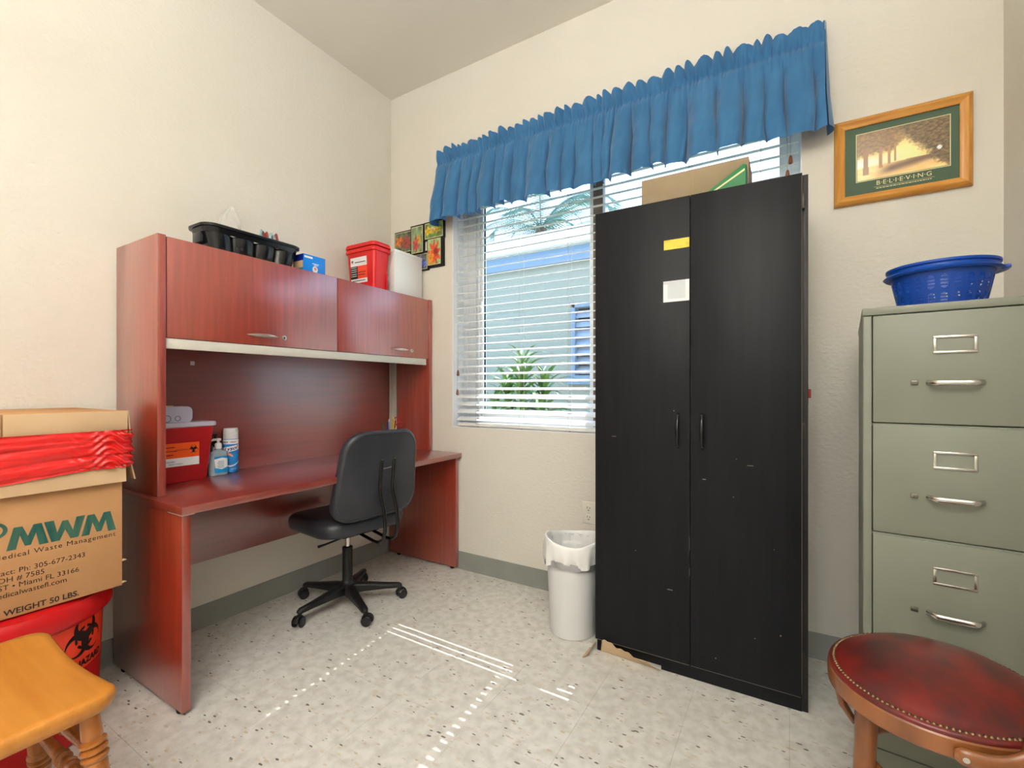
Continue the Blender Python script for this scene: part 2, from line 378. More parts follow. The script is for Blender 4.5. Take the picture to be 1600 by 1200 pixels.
wb.box(0, WX0, 0, 0.2, 0, RH).box(WX1, RX, 0, 0.2, 0, RH).box(WX0, WX1, 0, 0.2, 0, WZ0).box(WX0, WX1, 0, 0.2, WZ1, RH)
struct(wb.build('wall_back', WALL))
# vinyl baseboards with a small toe
def baseboard(name, A, B, nrm):
    A, B, nrm = Vector(A), Vector(B), Vector(nrm)
    prof = [(0, 0), (0.013, 0), (0.012, 0.004), (0.005, 0.014), (0.004, 0.098), (0.002, 0.104), (0, 0.105)]
    mb = MB(); mb.rings([[P + nrm * a + Vector((0, 0, z)) for a, z in prof] for P in (A, B)])
    return struct(mb.build(name, BASEB))
baseboard('baseboard_left', (0, RY, 0.0), (0, 0, 0.0), (1, 0, 0))
baseboard('baseboard_back', (0.0, 0, 0.0), (RX, 0, 0.0), (0, -1, 0))
baseboard('baseboard_right', (RX, RY, 0.0), (RX, 0, 0.0), (-1, 0, 0))
# window
jl = MB(); jl.box(WX0, WX0 + .004, .0, .112, WZ0, WZ1).box(WX1 - .004, WX1, .0, .112, WZ0, WZ1).box(WX0 + .004, WX1 - .004, .0, .112, WZ0, WZ0 + .004)
struct(jl.build('trim_1', WINFR))
win = MB()
def ringbox(mb, x0, x1, z0, z1, wd, y0, y1):
    mb.box(x0, x0 + wd, y0, y1, z0, z1).box(x1 - wd, x1, y0, y1, z0, z1).box(x0 + wd, x1 - wd, y0, y1, z0, z0 + wd).box(x0 + wd, x1 - wd, y0, y1, z1 - wd, z1)
ringbox(win, WX0, WX1, WZ0, WZ1, 0.035, 0.11, 0.19)
wf = struct(win.build('window_1', WINFR, bevel=0.002))
s1 = MB(); ringbox(s1, 0.573, 1.46, WZ0 + 0.035, WZ1 - 0.035, 0.05, 0.118, 0.146)
s1.box(0.623, 0.640, 0.112, 0.15, WZ0 + 0.04, WZ1 - 0.04).box(0.655, 0.668, 0.108, 0.15, WZ0 + 0.04, WZ1 - 0.04).box(0.680, 0.695, 0.112, 0.15, WZ0 + 0.04, WZ1 - 0.04).box(0.62, 0.695, 0.122, 0.144, WZ0 + 0.04, WZ1 - 0.04)
s1.build('sash', WINFR, wf, bevel=0.002)
s2 = MB(); ringbox(s2, 1.43, 2.37, WZ0 + 0.035, WZ1 - 0.035, 0.05, 0.15, 0.178); s2.build('sash', WINFR, wf, bevel=0.002)
MB().box(1.434, 1.490, 0.105, 0.15, WZ0 + 0.03, WZ1 - 0.03).build('meeting_stile', MULL, wf, bevel=0.003)
MB().box(0.62, 1.43, 0.131, 0.135, WZ0 + 0.07, WZ1 - 0.07).build('glass_pane', GLASS, wf, smooth=0)
MB().box(1.475, 2.33, 0.163, 0.167, WZ0 + 0.07, WZ1 - 0.07).build('glass_pane', GLASS, wf, smooth=0)
lt = MB().box(0.683, 0.70, 0.095, 0.115, 1.60, 1.67).box(0.686, 0.697, 0.08, 0.1, 1.625, 1.645); lt.build('latch', WINFR, wf, bevel=0.003)

# unseen fixtures added behind the camera to light the room
for i, (lx, ly) in enumerate(LAMP_SPOTS):
    L = thing('added_strip_light', 'added unseen white strip light ' + ('nearer the left wall, behind the viewer' if i == 0 else 'nearer the right wall, behind the viewer'), 'added light', (lx, ly, LAMP_Z))
    fr = MB(); X0, X1, Y0, Y1 = lx - 0.15, lx + 0.15, ly - 0.62, ly + 0.62
    fr.box(X0, X0 + 0.02, Y0, Y1, LAMP_Z - 0.04, LAMP_Z + 0.04).box(X1 - 0.02, X1, Y0, Y1, LAMP_Z - 0.04, LAMP_Z + 0.04).box(X0 + .02, X1 - .02, Y0, Y0 + 0.03, LAMP_Z - 0.04, LAMP_Z + 0.04).box(X0 + .02, X1 - .02, Y1 - 0.03, Y1, LAMP_Z - 0.04, LAMP_Z + 0.04)
    fr.build('frame', WHITEP, L, bevel=0.003)
    MB().box(X0 + 0.02, X1 - 0.02, Y0 + 0.03, Y1 - 0.03, LAMP_Z - 0.03, LAMP_Z + 0.03).build('diffuser', LAMPD, L)
    for yy in (ly - 0.45, ly + 0.45): MB().tube([(lx, yy, LAMP_Z + 0.03), (lx, yy, RH)], .006, 8).build('hanging_rod', WHITEP, L)

# ================================================================== OUTSIDE
struct(MB().box(-14, 14, 0.2, 26, -0.25, -0.15).build('exterior_ground', GRASS))
struct(MB().box(-0.6, 3.6, 0.2, 0.78, 2.80, 2.92).build('added_eave', EXTWH))  # unseen overhang added to block sun through the upper slat holes
nb = thing('neighbor_building', 'pale grey green house with a blue fascia seen through the blinds', 'building', (0, 3, -0.15))
nbw = MB(); lx0, lx1, lz0, lz1 = 0.04, 0.95, 1.26, 2.17
nbw.box(-7, lx0, 3, 3.3, -0.15, 2.95).box(lx1, 7, 3, 3.3, -0.15, 2.95).box(lx0, lx1, 3, 3.3, -0.15, lz0).box(lx0, lx1, 3, 3.3, lz1, 2.95)
nbw.build('wall', EXTW, nb, smooth=0)
MB().box(-7.1, 7.1, 2.94, 3.0, 2.695, 2.895).build('fascia', EXTBL, nb, smooth=0)
MB().box(-7.1, 7.1, 2.86, 3.3, 2.895, 3.095).build('gutter', EXTWH, nb, bevel=0.02)
MB().box(-7.1, 7.1, 3.0, 4.8, 3.05, 3.1).build('roof', GREYB, nb, smooth=0)
lw = MB(); lw.box(lx0, lx0 + 0.05, 2.97, 3.1, lz0, lz1).box(lx1 - 0.05, lx1, 2.97, 3.1, lz0, lz1).box(lx0, lx1, 2.97, 3.1, lz1 - 0.05, lz1).box(lx0 - 0.05, lx1 + 0.05, 2.93, 3.1, lz0 - 0.09, lz0 + 0.02)
lwo = lw.build('window', EXTBL, nb, smooth=0)
MB().box(lx0, lx1, 3.12, 3.14, lz0, lz1).build('dark_opening', DARK, lwo, smooth=0)
for k in range(7):
    zz = lz0 + 0.09 + k * 0.115
    M = Matrix.Translation((0, 3.03, zz)) @ Matrix.Rotation(rad(-35), 4, 'X')
    MB().box(lx0 + 0.05, lx1 - 0.05, -0.004, 0.004, -0.06, 0.06, M).build('louver_slat', LOUV, lwo, smooth=0)
fb = thing('far_building', 'grey roofed building behind the neighbouring house, beyond the left window sash', 'building', (-3.2, 8, -0.15))
MB().box(-5.0, -2.6, 8, 11, -0.15, 4.9).build('wall', GREYB, fb, smooth=0)
rf = MB(); rf.rings([[(-5.3, 7.7, 4.9), (-5.3, 11.3, 4.9), (-5.3, 9.5, 5.7)], [(-2.3, 7.7, 4.9), (-2.3, 11.3, 4.9), (-2.3, 9.5, 5.7)]]); rf.build('roof', GREYB, fb, smooth=0)

def blade(L, W, curl, n=7, fold=0.25):
    mb = MB(); rows = []
    for i in range(n + 1):
        t_ = i / n; wd = W * (math.sin(pi * min(1, t_ * 0.82 + 0.16)) ** 0.7) * (1 - t_ ** 6)
        a = curl * t_ * t_; r = L * t_
        c = Vector((r * cos(a * 0.6), 0, -r * sin(a * 0.6)))
        rows.append([c + Vector((0, -wd / 2, wd * fold)), c, c + Vector((0, wd / 2, wd * fold))])
    vs = [p for r in rows for p in r]; fs = []
    for i in range(n):
        for k in range(2): fs.append((i * 3 + k, i * 3 + k + 1, (i + 1) * 3 + k + 1, (i + 1) * 3 + k))
    mb.add(vs, fs); return mb
pl = thing('dracaena_plant', 'bushy green broad-leaved plant standing outside the window', 'plant', (0.36, 1.2, -0.15))
PR = Vector((0.36, 1.2, -0.15))
stem_tips = []
for (dx, dy, h) in ((0, 0, 1.46), (-0.22, 0.1, 1.24), (0.15, 0.12, 1.28), (0.03, -0.06, 1.10), (-0.36, 0.1, 1.08)):
    MB().tube([PR, PR + Vector((dx * 0.5, dy * 0.5, h * 0.5)), PR + Vector((dx, dy, h))], [0.025, 0.022, 0.015], 8).build('stem', BARK, pl)
    stem_tips.append((dx, dy, h))
bl_me = []
for (L, W, cl) in ((0.42, 0.050, 0.8), (0.36, 0.046, 1.3), (0.46, 0.052, 1.0)):
    me = blade(L, W, cl).mesh('leaf', smooth=60, fix=False); me.materials.append(LEAFG); bl_me.append(me)
for (dx, dy, h) in stem_tips:
    for k in range(46):
        o = bpy.data.objects.new('leaf', bl_me[k % 3]); COL.objects.link(o); o.parent = pl
        q = k / 46; o.location = (dx * (1 - 0.2 * q), dy, h - 0.46 * q)
        o.rotation_euler = (random.uniform(-.2, .2), -rad(82 - 95 * q + random.uniform(-12, 12)), k * 2.4 + random.uniform(-.3, .3)); s_ = random.uniform(0.8, 1.1) * (0.8 + 0.3 * q); o.scale = (s_,) * 3
pm = thing('palm_tree', 'grey green palm with drooping fronds rising behind the blue fascia', 'tree', (-1.75, 5.6, -0.15))
PC = Vector((-1.75, 5.6, 4.2))
MB().tube([(-1.75, 5.6, -0.15), (-1.72, 5.6, 2.5), PC], [0.17, 0.14, 0.11], 10).build('trunk', BARK, pm)
fr = MB()
rach = [Vector((1.75 * t_ * cos(0.9 * t_ * t_), 0, 0.55 * t_ - 1.25 * t_ * t_)) for t_ in [i / 12 for i in range(13)]]
fr.tube(rach, [0.018 * (1 - 0.8 * i / 12) for i in range(13)], 5)
for i in range(2, 48):
    q = i / 48 * 12; a = int(q); p = rach[a].lerp(rach[min(12, a + 1)], q - a)
    for s_ in (-1, 1):
        L = 0.42 * (1 - 0.5 * abs(i / 48 - 0.4)); e = p + Vector((0.18, s_ * L, -0.22)); wv = Vector((0.012, 0, 0.0))
        fr.add([p - wv, p + wv, e], [(0, 1, 2)])
fm = fr.mesh('frond', smooth=0, fix=False); fm.materials.append(PALMG)
for k in range(15):
    o = bpy.data.objects.new('frond', fm); COL.objects.link(o); o.parent = pm; o.location = PC - Vector((-1.75, 5.6, -0.15))
    o.rotation_euler = (0, -rad(random.uniform(-10, 45)), k * 2.4); o.scale = (random.uniform(.85, 1.1),) * 3

# ================================================================== DESK
D = thing('desk', 'dark red mahogany desk with panel legs along the left wall', 'desk', (0.3, -0.78, 0))
MB().box(0.012, 0.615, -1.545, -0.006, 0.692, 0.72).build('desktop', MAHOH, D, bevel=0.002)
for (ya, yb) in ((-1.535, -1.507), (-0.037, -0.009)):
    MB().box(0.02, 0.592, ya, yb, 0.012, 0.692).build('side_panel', MAHO, D, bevel=0.0015)
MB().box(0.05, 0.07, -1.507, -0.037, 0.33, 0.692).build('modesty_panel', MAHOH, D, bevel=0.001)
for (x_, y_) in ((0.10, -1.521), (0.555, -1.521), (0.10, -0.023), (0.555, -0.023)):
    MB().lathe([(0.013, 0), (0.015, 0.004), (0.015, 0.008), (0.006, 0.014)], 14, Matrix.Translation((x_, y_, 0))).build('foot', BLKPL, D)
cp = MB(); cp.box(0.50, 0.604, -1.541, -1.500, 0.6865, 0.6925); o = cp.build('corner_pad', GREYAL, D, bevel=0.002); o['label'] = 'pale pad under the desktop corner'

H = thing('desk_hutch', 'mahogany overhead hutch with two flap doors standing on the desk', 'cabinet', (0.2, -0.76, 0.72))
HY0, HY1, HX, HZ = -1.522, -0.006, 0.375, 1.692
for (ya, yb) in ((HY0, HY0 + 0.028), (HY1 - 0.028, HY1)):
    MB().box(0.012, HX, ya, yb, 0.72, HZ).build('side_panel', MAHO, H, bevel=0.0015)
MB().box(0.012, 0.028, HY0 + 0.028, HY1 - 0.028, 0.7205, HZ - 0.02).build('back_panel', MAHOH, H)
MB().box(0.028, 0.350, HY0 + 0.028, HY1 - 0.028, HZ - 0.03, HZ - 0.004).build('top_panel', MAHOH, H, bevel=0.001)
MB().box(0.028, 0.345, HY0 + 0.028, HY1 - 0.028, 1.300, 1.318).build('bottom_shelf', MAHOH, H, bevel=0.001)
MB().box(0.352, 0.366, HY0 + 0.029, HY1 - 0.045, 1.270, 1.309).build('light_rail', GREYAL, H, bevel=0.002)
DY = -0.731
for k, (ya, yb) in enumerate(((HY0 + 0.033, DY - 0.0015), (DY + 0.0015, HY1 - 0.012 - 0.018))):
    d = MB().box(0.350, 0.369, ya, yb, 1.311, HZ - 0.003).build('door', MAHO, H, bevel=0.0012)
    hy = (-1.125, -0.29)[k]
    hb = MB(); n = 16; rs = []
    for i in range(n + 1):
        u = i / n; h_ = 0.009 * math.sin(pi * min(0.985, max(0.015, u))) ** 0.6; dep = 0.004 + 0.020 * math.sin(pi * u) ** 0.7; y_ = hy - 0.068 + 0.136 * u
        rs.append([(0.369 + dep - 0.005, y_, 1.352 - h_), (0.369 + dep + 0.003, y_, 1.352 - h_ * 0.5), (0.369 + dep + 0.004, y_, 1.352 + h_ * 0.5), (0.369 + dep - 0.004, y_, 1.352 + h_)])
    hb.rings(rs); hb.box(0.369, 0.376, hy - 0.066, hy - 0.05, 1.349, 1.355).box(0.369, 0.376, hy + 0.05, hy + 0.066, 1.349, 1.355)
    hb.build('handle', NICKEL, d, smooth=60)
    LM = Matrix.Translation((0.369, hy + 0.102, 1.352)) @ Matrix.Rotation(rad(90), 4, 'Y')
    lk = MB().lathe([(0.011, 0), (0.011, 0.003), (0.007, 0.0035), (0.006, 0.002)], 20, LM).build('lock', NICKEL, d)
    MB().box(0.3705, 0.3728, hy + 0.100, hy + 0.104, 1.348, 1.356).build('keyhole', DARK, d)
tk = MB(); tk.box(0.028, 0.088, -0.044, -0.034, 0.722, 1.298)
for q in (0.032, 0.052, 0.072): tk.box(q, q + 0.012, -0.049, -0.044, 0.722, 1.298)
tk.build('cable_track', GREYAL, H, bevel=0.001)
tp = MB()
for (y_, z_, a) in ((-1.25, 1.235, .009),): tp.box(0.028, 0.0286, y_ - a, y_ + a, z_ - a, z_ + a)
o = tp.build('tape_scrap', WHPAPER, H, smooth=0); o['label'] = 'bits of clear tape left on the hutch back'

# ---- things on the hutch
Z0 = HZ
T = thing('organizer_bin', 'glossy black ribbed plastic storage bin on top of the hutch', 'bin', (0.21, -1.10, Z0))
def bin_outline(w, h, r, rib):
    pts = []
    base = rrect(w, h, r, 8); n = len(base); out_ = []
    # long sides get vertical scallops
    def seg(a, b, cnt):
        for i in range(cnt):
            t_ = i / cnt; yield (a[0] + (b[0] - a[0]) * t_, a[1] + (b[1] - a[1]) * t_)
    for i in range(n):
        a, b = base[i], base[(i + 1) % n]
        L = math.hypot(a[0] - b[0], a[1] - b[1])
        if L > 0.05:
            c_ = 48 if L > 0.2 else 16
            for (x_, y_) in seg(a, b, c_):
                t_ = (y_ / h + 0.5) if L > 0.2 else (x_ / w + 0.5)
                d_ = rib * max(0, -cos(2 * pi * t_ * (4 if L > 0.2 else 1.0))) ** 0.5 if True else 0
                s_ = 1 if (x_ > 0 if L > 0.2 else y_ > 0) else -1
                out_.append((x_ - s_ * 0, y_) if L <= 0.2 else (x_ - s_ * (rib * (1 - abs(math.sin(pi * t_ * 4)) ** 0.6)), y_))
        else: out_.append(a)
    return out_
bo = bin_outline(0.160, 0.415, 0.045, 0.026)
def bring(s, z): return [(0.21 + x_ * s, -1.10 + y_ * s, z) for x_, y_ in bo]
mbn = MB(); mbn.rings([bring(0.86, Z0 + 0.001), bring(0.90, Z0 + 0.004), bring(0.985, Z0 + 0.092), bring(0.96, Z0 + 0.092), bring(0.88, Z0 + 0.008)])
mbn.build('body', BLKGL, T, smooth=50)
lo_ = rrect(0.185, 0.45, 0.055, 8)
def lring(dx, z): return [(0.21 + x_ * (1 + dx / 0.09), -1.10 + y_ * (1 + dx / 0.22), z) for x_, y_ in lo_]
MB().rings([lring(-0.013, Z0 + 0.090), lring(-0.008, Z0 + 0.110), lring(0.0, Z0 + 0.111), lring(0.001, Z0 + 0.121), lring(-0.003, Z0 + 0.124), lring(-0.016, Z0 + 0.122), lring(-0.018, Z0 + 0.090)], False, False).build('rim', BLKGL, T, smooth=50)
MB().box(0.175, 0.245, -1.318, -1.300, Z0 + 0.045, Z0 + 0.092).build('grip', BLKGL, T, bevel=0.006)
# clear bag sticking out
def bagfn(u, v):
    a = 2 * pi * u; r = 0.055 * (1 - v) ** 0.5 * (1 + 0.28 * sin(3 * a + 4 * v) + 0.15 * sin(7 * a)) + 0.006
    return Vector((0.21 + r * cos(a) * 0.8, -1.185 + r * sin(a) + 0.012 * v, Z0 + 0.08 + 0.155 * v + 0.01 * sin(4 * a)))
tag(MB().grid(bagfn, 36, 14, closed_u=True).build('plastic_bag', CLEARBAG, smooth=80), 'crumpled clear plastic bag sticking up from the black bin', 'bag')
def small_tubes(cx, cy, n, mt, name, label, g, tilt):
    for k in range(n):
        x_ = cx + random.uniform(-.025, .03); y_ = cy + (k - n / 2) * 0.013
        d = Vector((random.uniform(-.1, .2), tilt + random.uniform(-.15, .15), 1)).normalized()
        p = Vector((x_, y_, Z0 + 0.072))
        o = MB().tube([p, p + d * 0.092, p + d * 0.098], [0.0058, 0.0058, 0.003], 8).build(name, mt); tag(o, label, 'vial', g)
TEALV = mat('teal_cap', (120, 170, 176), 0.4, var=(170, 200, 204), scale=(90, 90, 90)); MAROONV = mat('maroon_cap', (150, 58, 52), 0.4)
small_tubes(0.24, -1.045, 6, TEALV, 'capped_tube', 'pale teal capped tube in the cluster in the black bin', 'pale teal tubes in the black bin', 0.3)
small_tubes(0.24, -0.985, 6, MAROONV, 'capped_tube', 'maroon capped tube leaning in the black bin', 'maroon tubes in the black bin', -0.3)
# blue carton
B = thing('glove_carton', 'small bright blue carton between the black bin and red container', 'box', (0.25, -0.82, Z0))
bx0, bx1, by0, by1, bz1 = 0.215, 0.30, -0.878, -0.752, Z0 + 0.098
MB().box(bx0, bx1, by0, by1, Z0, bz1).build('carton', BOXBLUE, B, bevel=0.001)
MB().box(bx0 + 0.001, bx1 - 0.0, by0 - 0.0006, by0, Z0 + 0.065, bz1 - 0.001).build('side_print', BOXNAVY, B, smooth=0)
MB().box(bx0 + 0.001, bx1 - 0.002, by0 - 0.0006, by0, Z0 + 0.03, Z0 + 0.065).build('side_print', KRAFTL, B, smooth=0)
MB().box(bx0 + 0.001, bx1 - 0.002, by0 - 0.0006, by0, Z0 + 0.001, Z0 + 0.03).build('side_print', BOXTEAL, B, smooth=0)
cx_ = lambda r, n=20: ([(r * cos(2 * pi * k / n), r * sin(2 * pi * k / n)) for k in range(n)], [tuple(range(n))])
put_flat(MB(), cx_(0.015), lambda a, b: (bx1 + 0.0006, -0.812 + a, Z0 + 0.030 + b * 1.15)).build('front_print', WHPAPER2, B, smooth=0)
put_flat(MB(), cx_(0.008), lambda a, b: (bx1 + 0.0011, -0.811 + a, Z0 + 0.034 + b)).build('front_print', PEACH, B, smooth=0)
tx = MB().box(bx1, bx1 + 0.0006, by0 + 0.006, by0 + 0.052, bz1 - 0.018, bz1 - 0.008)
tx.box(bx1, bx1 + 0.0006, by0 + 0.05, by0 + 0.088, Z0 + 0.056, Z0 + 0.060).box(bx1, bx1 + 0.0006, by0 + 0.058, by0 + 0.082, Z0 + 0.050, Z0 + 0.053); tx.build('front_print', WHPAPER2, B, smooth=0)
# red container on the hutch
RC = thing('sharps_bucket', 'tall red plastic container with double rim on top of the hutch', 'container', (0.17, -0.35, Z0))
def rcr(w, h, r, z, cx=0.168, cy=-0.352): return [(cx + a, cy + b_, z) for a, b_ in rrect(w, h, r, 5)]
MB().rings([rcr(0.205, 0.098, 0.02, Z0 + .0005), rcr(0.212, 0.104, 0.022, Z0 + 0.004), rcr(0.244, 0.128, 0.024, Z0 + 0.252), rcr(0.236, 0.12, 0.024, Z0 + 0.252)]).build('body', REDTL, RC, smooth=40)
for zz in (0.240, 0.268):
    MB().rings([rcr(0.244, 0.128, 0.024, Z0 + zz), rcr(0.264, 0.146, 0.03, Z0 + zz), rcr(0.266, 0.148, 0.03, Z0 + zz + 0.004), rcr(0.258, 0.14, 0.03, Z0 + zz + 0.022), rcr(0.24, 0.124, 0.024, Z0 + zz + 0.023)]).build('rim', REDTL, RC, smooth=40)
slot = MB()
for s_, q in ((0.245, 0.262),): slot.box(0.300, 0.3035, -0.395, -0.312, Z0 + 0.264, Z0 + 0.268)
MB().box(0.268, 0.2885, -0.318, -0.306, Z0 + 0.001, Z0 + 0.12).build('side_rib', REDPL, RC, bevel=0.004)
FY = lambda z: -0.352 - (0.104 / 2 + (z - Z0) / 0.252 * 0.012) - 0.0012
def onface(x0_, x1_, z0_, z1_, m_, nm):
    e = 0.0008
    vs = [(x0_, FY(z0_), z0_), (x1_, FY(z0_), z0_), (x1_, FY(z1_), z1_), (x0_, FY(z1_), z1_)]
    vs += [(a, b_ + e * 1.2, c) for a, b_, c in vs]
    return MB().add(vs, [(0, 1, 2, 3), (4, 7, 6, 5), (0, 4, 5, 1), (1, 5, 6, 2), (2, 6, 7, 3), (3, 7, 4, 0)]).build(nm, m_, RC, smooth=0)
onface(0.085, 0.225, Z0 + 0.160, Z0 + 0.212, WHPAPER2, 'label')
onface(0.085, 0.145, Z0 + 0.085, Z0 + 0.160, INKTX, 'label'); onface(0.145, 0.225, Z0 + 0.085, Z0 + 0.160, ORRED, 'label')
onface(0.085, 0.225, Z0 + 0.060, Z0 + 0.085, WHPAPER2, 'label')
lt_ = MB()
def tline(x0_, x1_, z_, h_): 
    lt_.add([(x0_, FY(z_) - .0012, z_), (x1_, FY(z_) - .0012, z_), (x1_, FY(z_ + h_) - .0012, z_ + h_), (x0_, FY(z_ + h_) - .0012, z_ + h_)], [(0, 1, 2, 3)])
tline(0.125, 0.215, Z0 + 0.180, 0.004); tline(0.15, 0.215, Z0 + 0.120, 0.004); tline(0.15, 0.21, Z0 + 0.105, 0.004); tline(0.10, 0.21, Z0 + 0.071, 0.004)
put_flat(lt_, bio_geo(0.012), lambda a, b_: (0.103 + a, FY(Z0 + 0.19 + b_) - .0012, Z0 + 0.188 + b_)); lt_.build('label_print', INKTX, RC, smooth=0)
lg = MB()
for z_ in (0.150, 0.138, 0.126, 0.112, 0.100): lg.add([(0.09, FY(Z0 + z_) - .0012, Z0 + z_), (0.138, FY(Z0 + z_) - .0012, Z0 + z_), (0.138, FY(Z0 + z_ + .004) - .0012, Z0 + z_ + .004), (0.09, FY(Z0 + z_ + .004) - .0012, Z0 + z_ + .004)], [(0, 1, 2, 3)])
lg.build('label_print', WHPAPER, RC, smooth=0)
# white box
W = thing('white_box', 'plain white box at the right end of the hutch top', 'box', (0.2, -0.155, Z0))
MB().box(0.06, 0.30, -0.262, -0.018, Z0, Z0 + 0.278).build('carton', WHITEB, W, bevel=0.003)
MB().box(0.058, 0.3025, -0.265, -0.0155, Z0 + 0.262, Z0 + 0.281).build('lid', WHITEB, W, bevel=0.003)

# ---- things on the desk
DZ = 0.72
SC = thing('sharps_container', 'red sharps container with frosted lid on the desk under the hutch', 'container', (0.085, -1.345, DZ))
def scr(wx, wy, r, z): return [(0.092 + a, -1.343 + b_, z) for a, b_ in rrect(wx, wy, r, 4)]
MB().rings([scr(0.090, 0.205, 0.01, DZ + .0005), scr(0.094, 0.210, 0.012, DZ + 0.004), scr(0.108, 0.262, 0.014, DZ + 0.238), scr(0.10, 0.254, 0.014, DZ + 0.238)]).build('body', mat('deep_red_plastic', (178, 26, 30), 0.38), SC, smooth=40)
MB().rings([scr(0.108, 0.262, 0.014, DZ + 0.232), scr(0.116, 0.282, 0.018, DZ + 0.236), scr(0.116, 0.282, 0.018, DZ + 0.250), scr(0.110, 0.272, 0.018, DZ + 0.254)]).build('lid', LIDPL, SC, smooth=40)
ld_ = MB(); ld_.rings([[(x_, -1.37 + a, DZ + 0.253 + b_) for a, b_ in rrect(0.165, 0.07, 0.022, 5, 0, 0.034)] for x_ in (0.058, 0.064, 0.108, 0.112)])
ld_.build('lid_flap', LIDPL, SC, smooth=50)
MB().box(0.075, 0.1, -1.40, -1.355, DZ + 0.3225, DZ + 0.3265).build('lid_latch', CREAM, SC, bevel=0.001)
rng = MB()
for (yy, rr) in ((-1.385, .014), (-1.345, .010)): rng.tube([(0.1135, yy + rr * cos(2 * pi * k / 20), DZ + 0.271 + rr * sin(2 * pi * k / 20)) for k in range(20)], 0.0009, 5, closed=True)
rng.build('lid_print', INKTX, SC)
FX = lambda z: 0.092 + 0.047 + (z - DZ) / 0.238 * 0.007 + 0.0012
def onfx(y0_, y1_, z0_, z1_, m_, nm, e=0.0):
    vs = [(FX(z0_) + e, y0_, z0_), (FX(z0_) + e, y1_, z0_), (FX(z1_) + e, y1_, z1_), (FX(z1_) + e, y0_, z1_)]
    vs += [(a - 0.001 - e, b_, c) for a, b_, c in vs]
    return MB().add(vs, [(0, 1, 2, 3), (4, 7, 6, 5), (0, 4, 5, 1), (1, 5, 6, 2), (2, 6, 7, 3), (3, 7, 4, 0)]).build(nm, m_, SC, smooth=0)
onfx(-1.42, -1.275, DZ + 0.105, DZ + 0.168, ORANGE, 'warning_label'); onfx(-1.42, -1.275, DZ + 0.070, DZ + 0.105, WHPAPER2, 'warning_label')
pt = MB(); put_flat(pt, bio_geo(0.020), lambda a, b_: (FX(DZ + .138 + b_) + .0008, -1.298 + a, DZ + 0.138 + b_))
for i, (ya, yb) in enumerate(((-1.41, -1.37), (-1.41, -1.36), (-1.41, -1.375))):
    z_ = DZ + 0.15 - i * 0.016; pt.add([(FX(z_) + .0008, ya, z_), (FX(z_) + .0008, yb, z_), (FX(z_ + .003) + .0008, yb, z_ + .003), (FX(z_ + .003) + .0008, ya, z_ + .003)], [(0, 1, 2, 3)])
for (s, y_, z_, sz) in (('CAUTION', -1.366, 0.136, 0.010), ('BIOHAZARD', -1.415, 0.088, 0.008), ('Sharps  Container', -1.39, 0.078, 0.007)):
    put_flat(pt, text_geo(s, sz), lambda a, b_: (FX(DZ + z_ + b_) + .0008, y_ + a, DZ + z_ + b_))
pt.build('label_print', INKTX, SC, smooth=0)
# hand sanitizer
HSx, HSy = 0.094, -1.172
HS = thing('sanitizer_bottle', 'clear pump bottle of hand gel with a sky blue label', 'bottle', (HSx, HSy, DZ))
def oval(cx, cy, a, b_, z, n=28, p=2.6): return [(cx + a * math.copysign(abs(cos(t_)) ** (2 / p), cos(t_)), cy + b_ * math.copysign(abs(sin(t_)) ** (2 / p), sin(t_)), z) for t_ in [2 * pi * k / n for k in range(n)]]
MB().rings([oval(HSx, HSy, .020, .038, DZ + .0005), oval(HSx, HSy, .022, .040, DZ + .006), oval(HSx, HSy, .021, .037, DZ + .09), oval(HSx, HSy, .018, .031, DZ + .108), oval(HSx, HSy, .011, .012, DZ + .118), oval(HSx, HSy, .011, .011, DZ + .124)]).build('body', CLEARPL, HS, smooth=50)
MB().lathe([(0.0145, .122), (0.0145, .142), (0.011, .147), (0.006, .149), (0.006, .158), (0.012, .159), (0.012, .168), (0.002, .17)], 20, Matrix.Translation((HSx, HSy, DZ))).build('pump_cap', WHITEP, HS)
MB().tube([(HSx, HSy, DZ + .164), (HSx, HSy - .02, DZ + .164), (HSx, HSy - .036, DZ + .160)], [.0055, .005, .004], 8).build('nozzle', WHITEP, HS)
lb = MB(); lb.grid(lambda u, v: Vector((HSx + 0.0225 * (1 - abs(2 * u - 1) ** 3 * 0.25) + .0006, HSy - 0.026 + 0.058 * u, DZ + 0.012 + 0.076 * v)), 10, 2); lb.build('label', WHPAPER2, HS, solid=0.0004)
lb = MB(); lb.grid(lambda u, v: Vector((HSx + 0.0225 * (1 - abs(2 * u - 1) ** 3 * 0.25) + .0015, HSy - 0.026 + 0.058 * u, DZ + 0.012 + (0.016 + 0.009 * abs(2 * u - 1)) * v)), 10, 1)
lb.grid(lambda u, v: Vector((HSx + 0.0225 * (1 - abs(2 * u - 1) ** 3 * 0.25) + .0015, HSy - 0.026 + 0.058 * u, DZ + 0.088 - (0.006 + 0.007 * abs(2 * u - 1)) * v)), 10, 1); lb.build('label_print', SKYBL, HS, fix=False)
lb = MB()
for i in range(5): lb.box(HSx + 0.0236, HSx + 0.024, HSy - 0.012 - .003 * (i % 2), HSy + 0.014, DZ + 0.036 + i * 0.007, DZ + 0.038 + i * 0.007)
lb.build('label_print', mat('grey_print', (120, 140, 170), 0.5), HS, smooth=0)
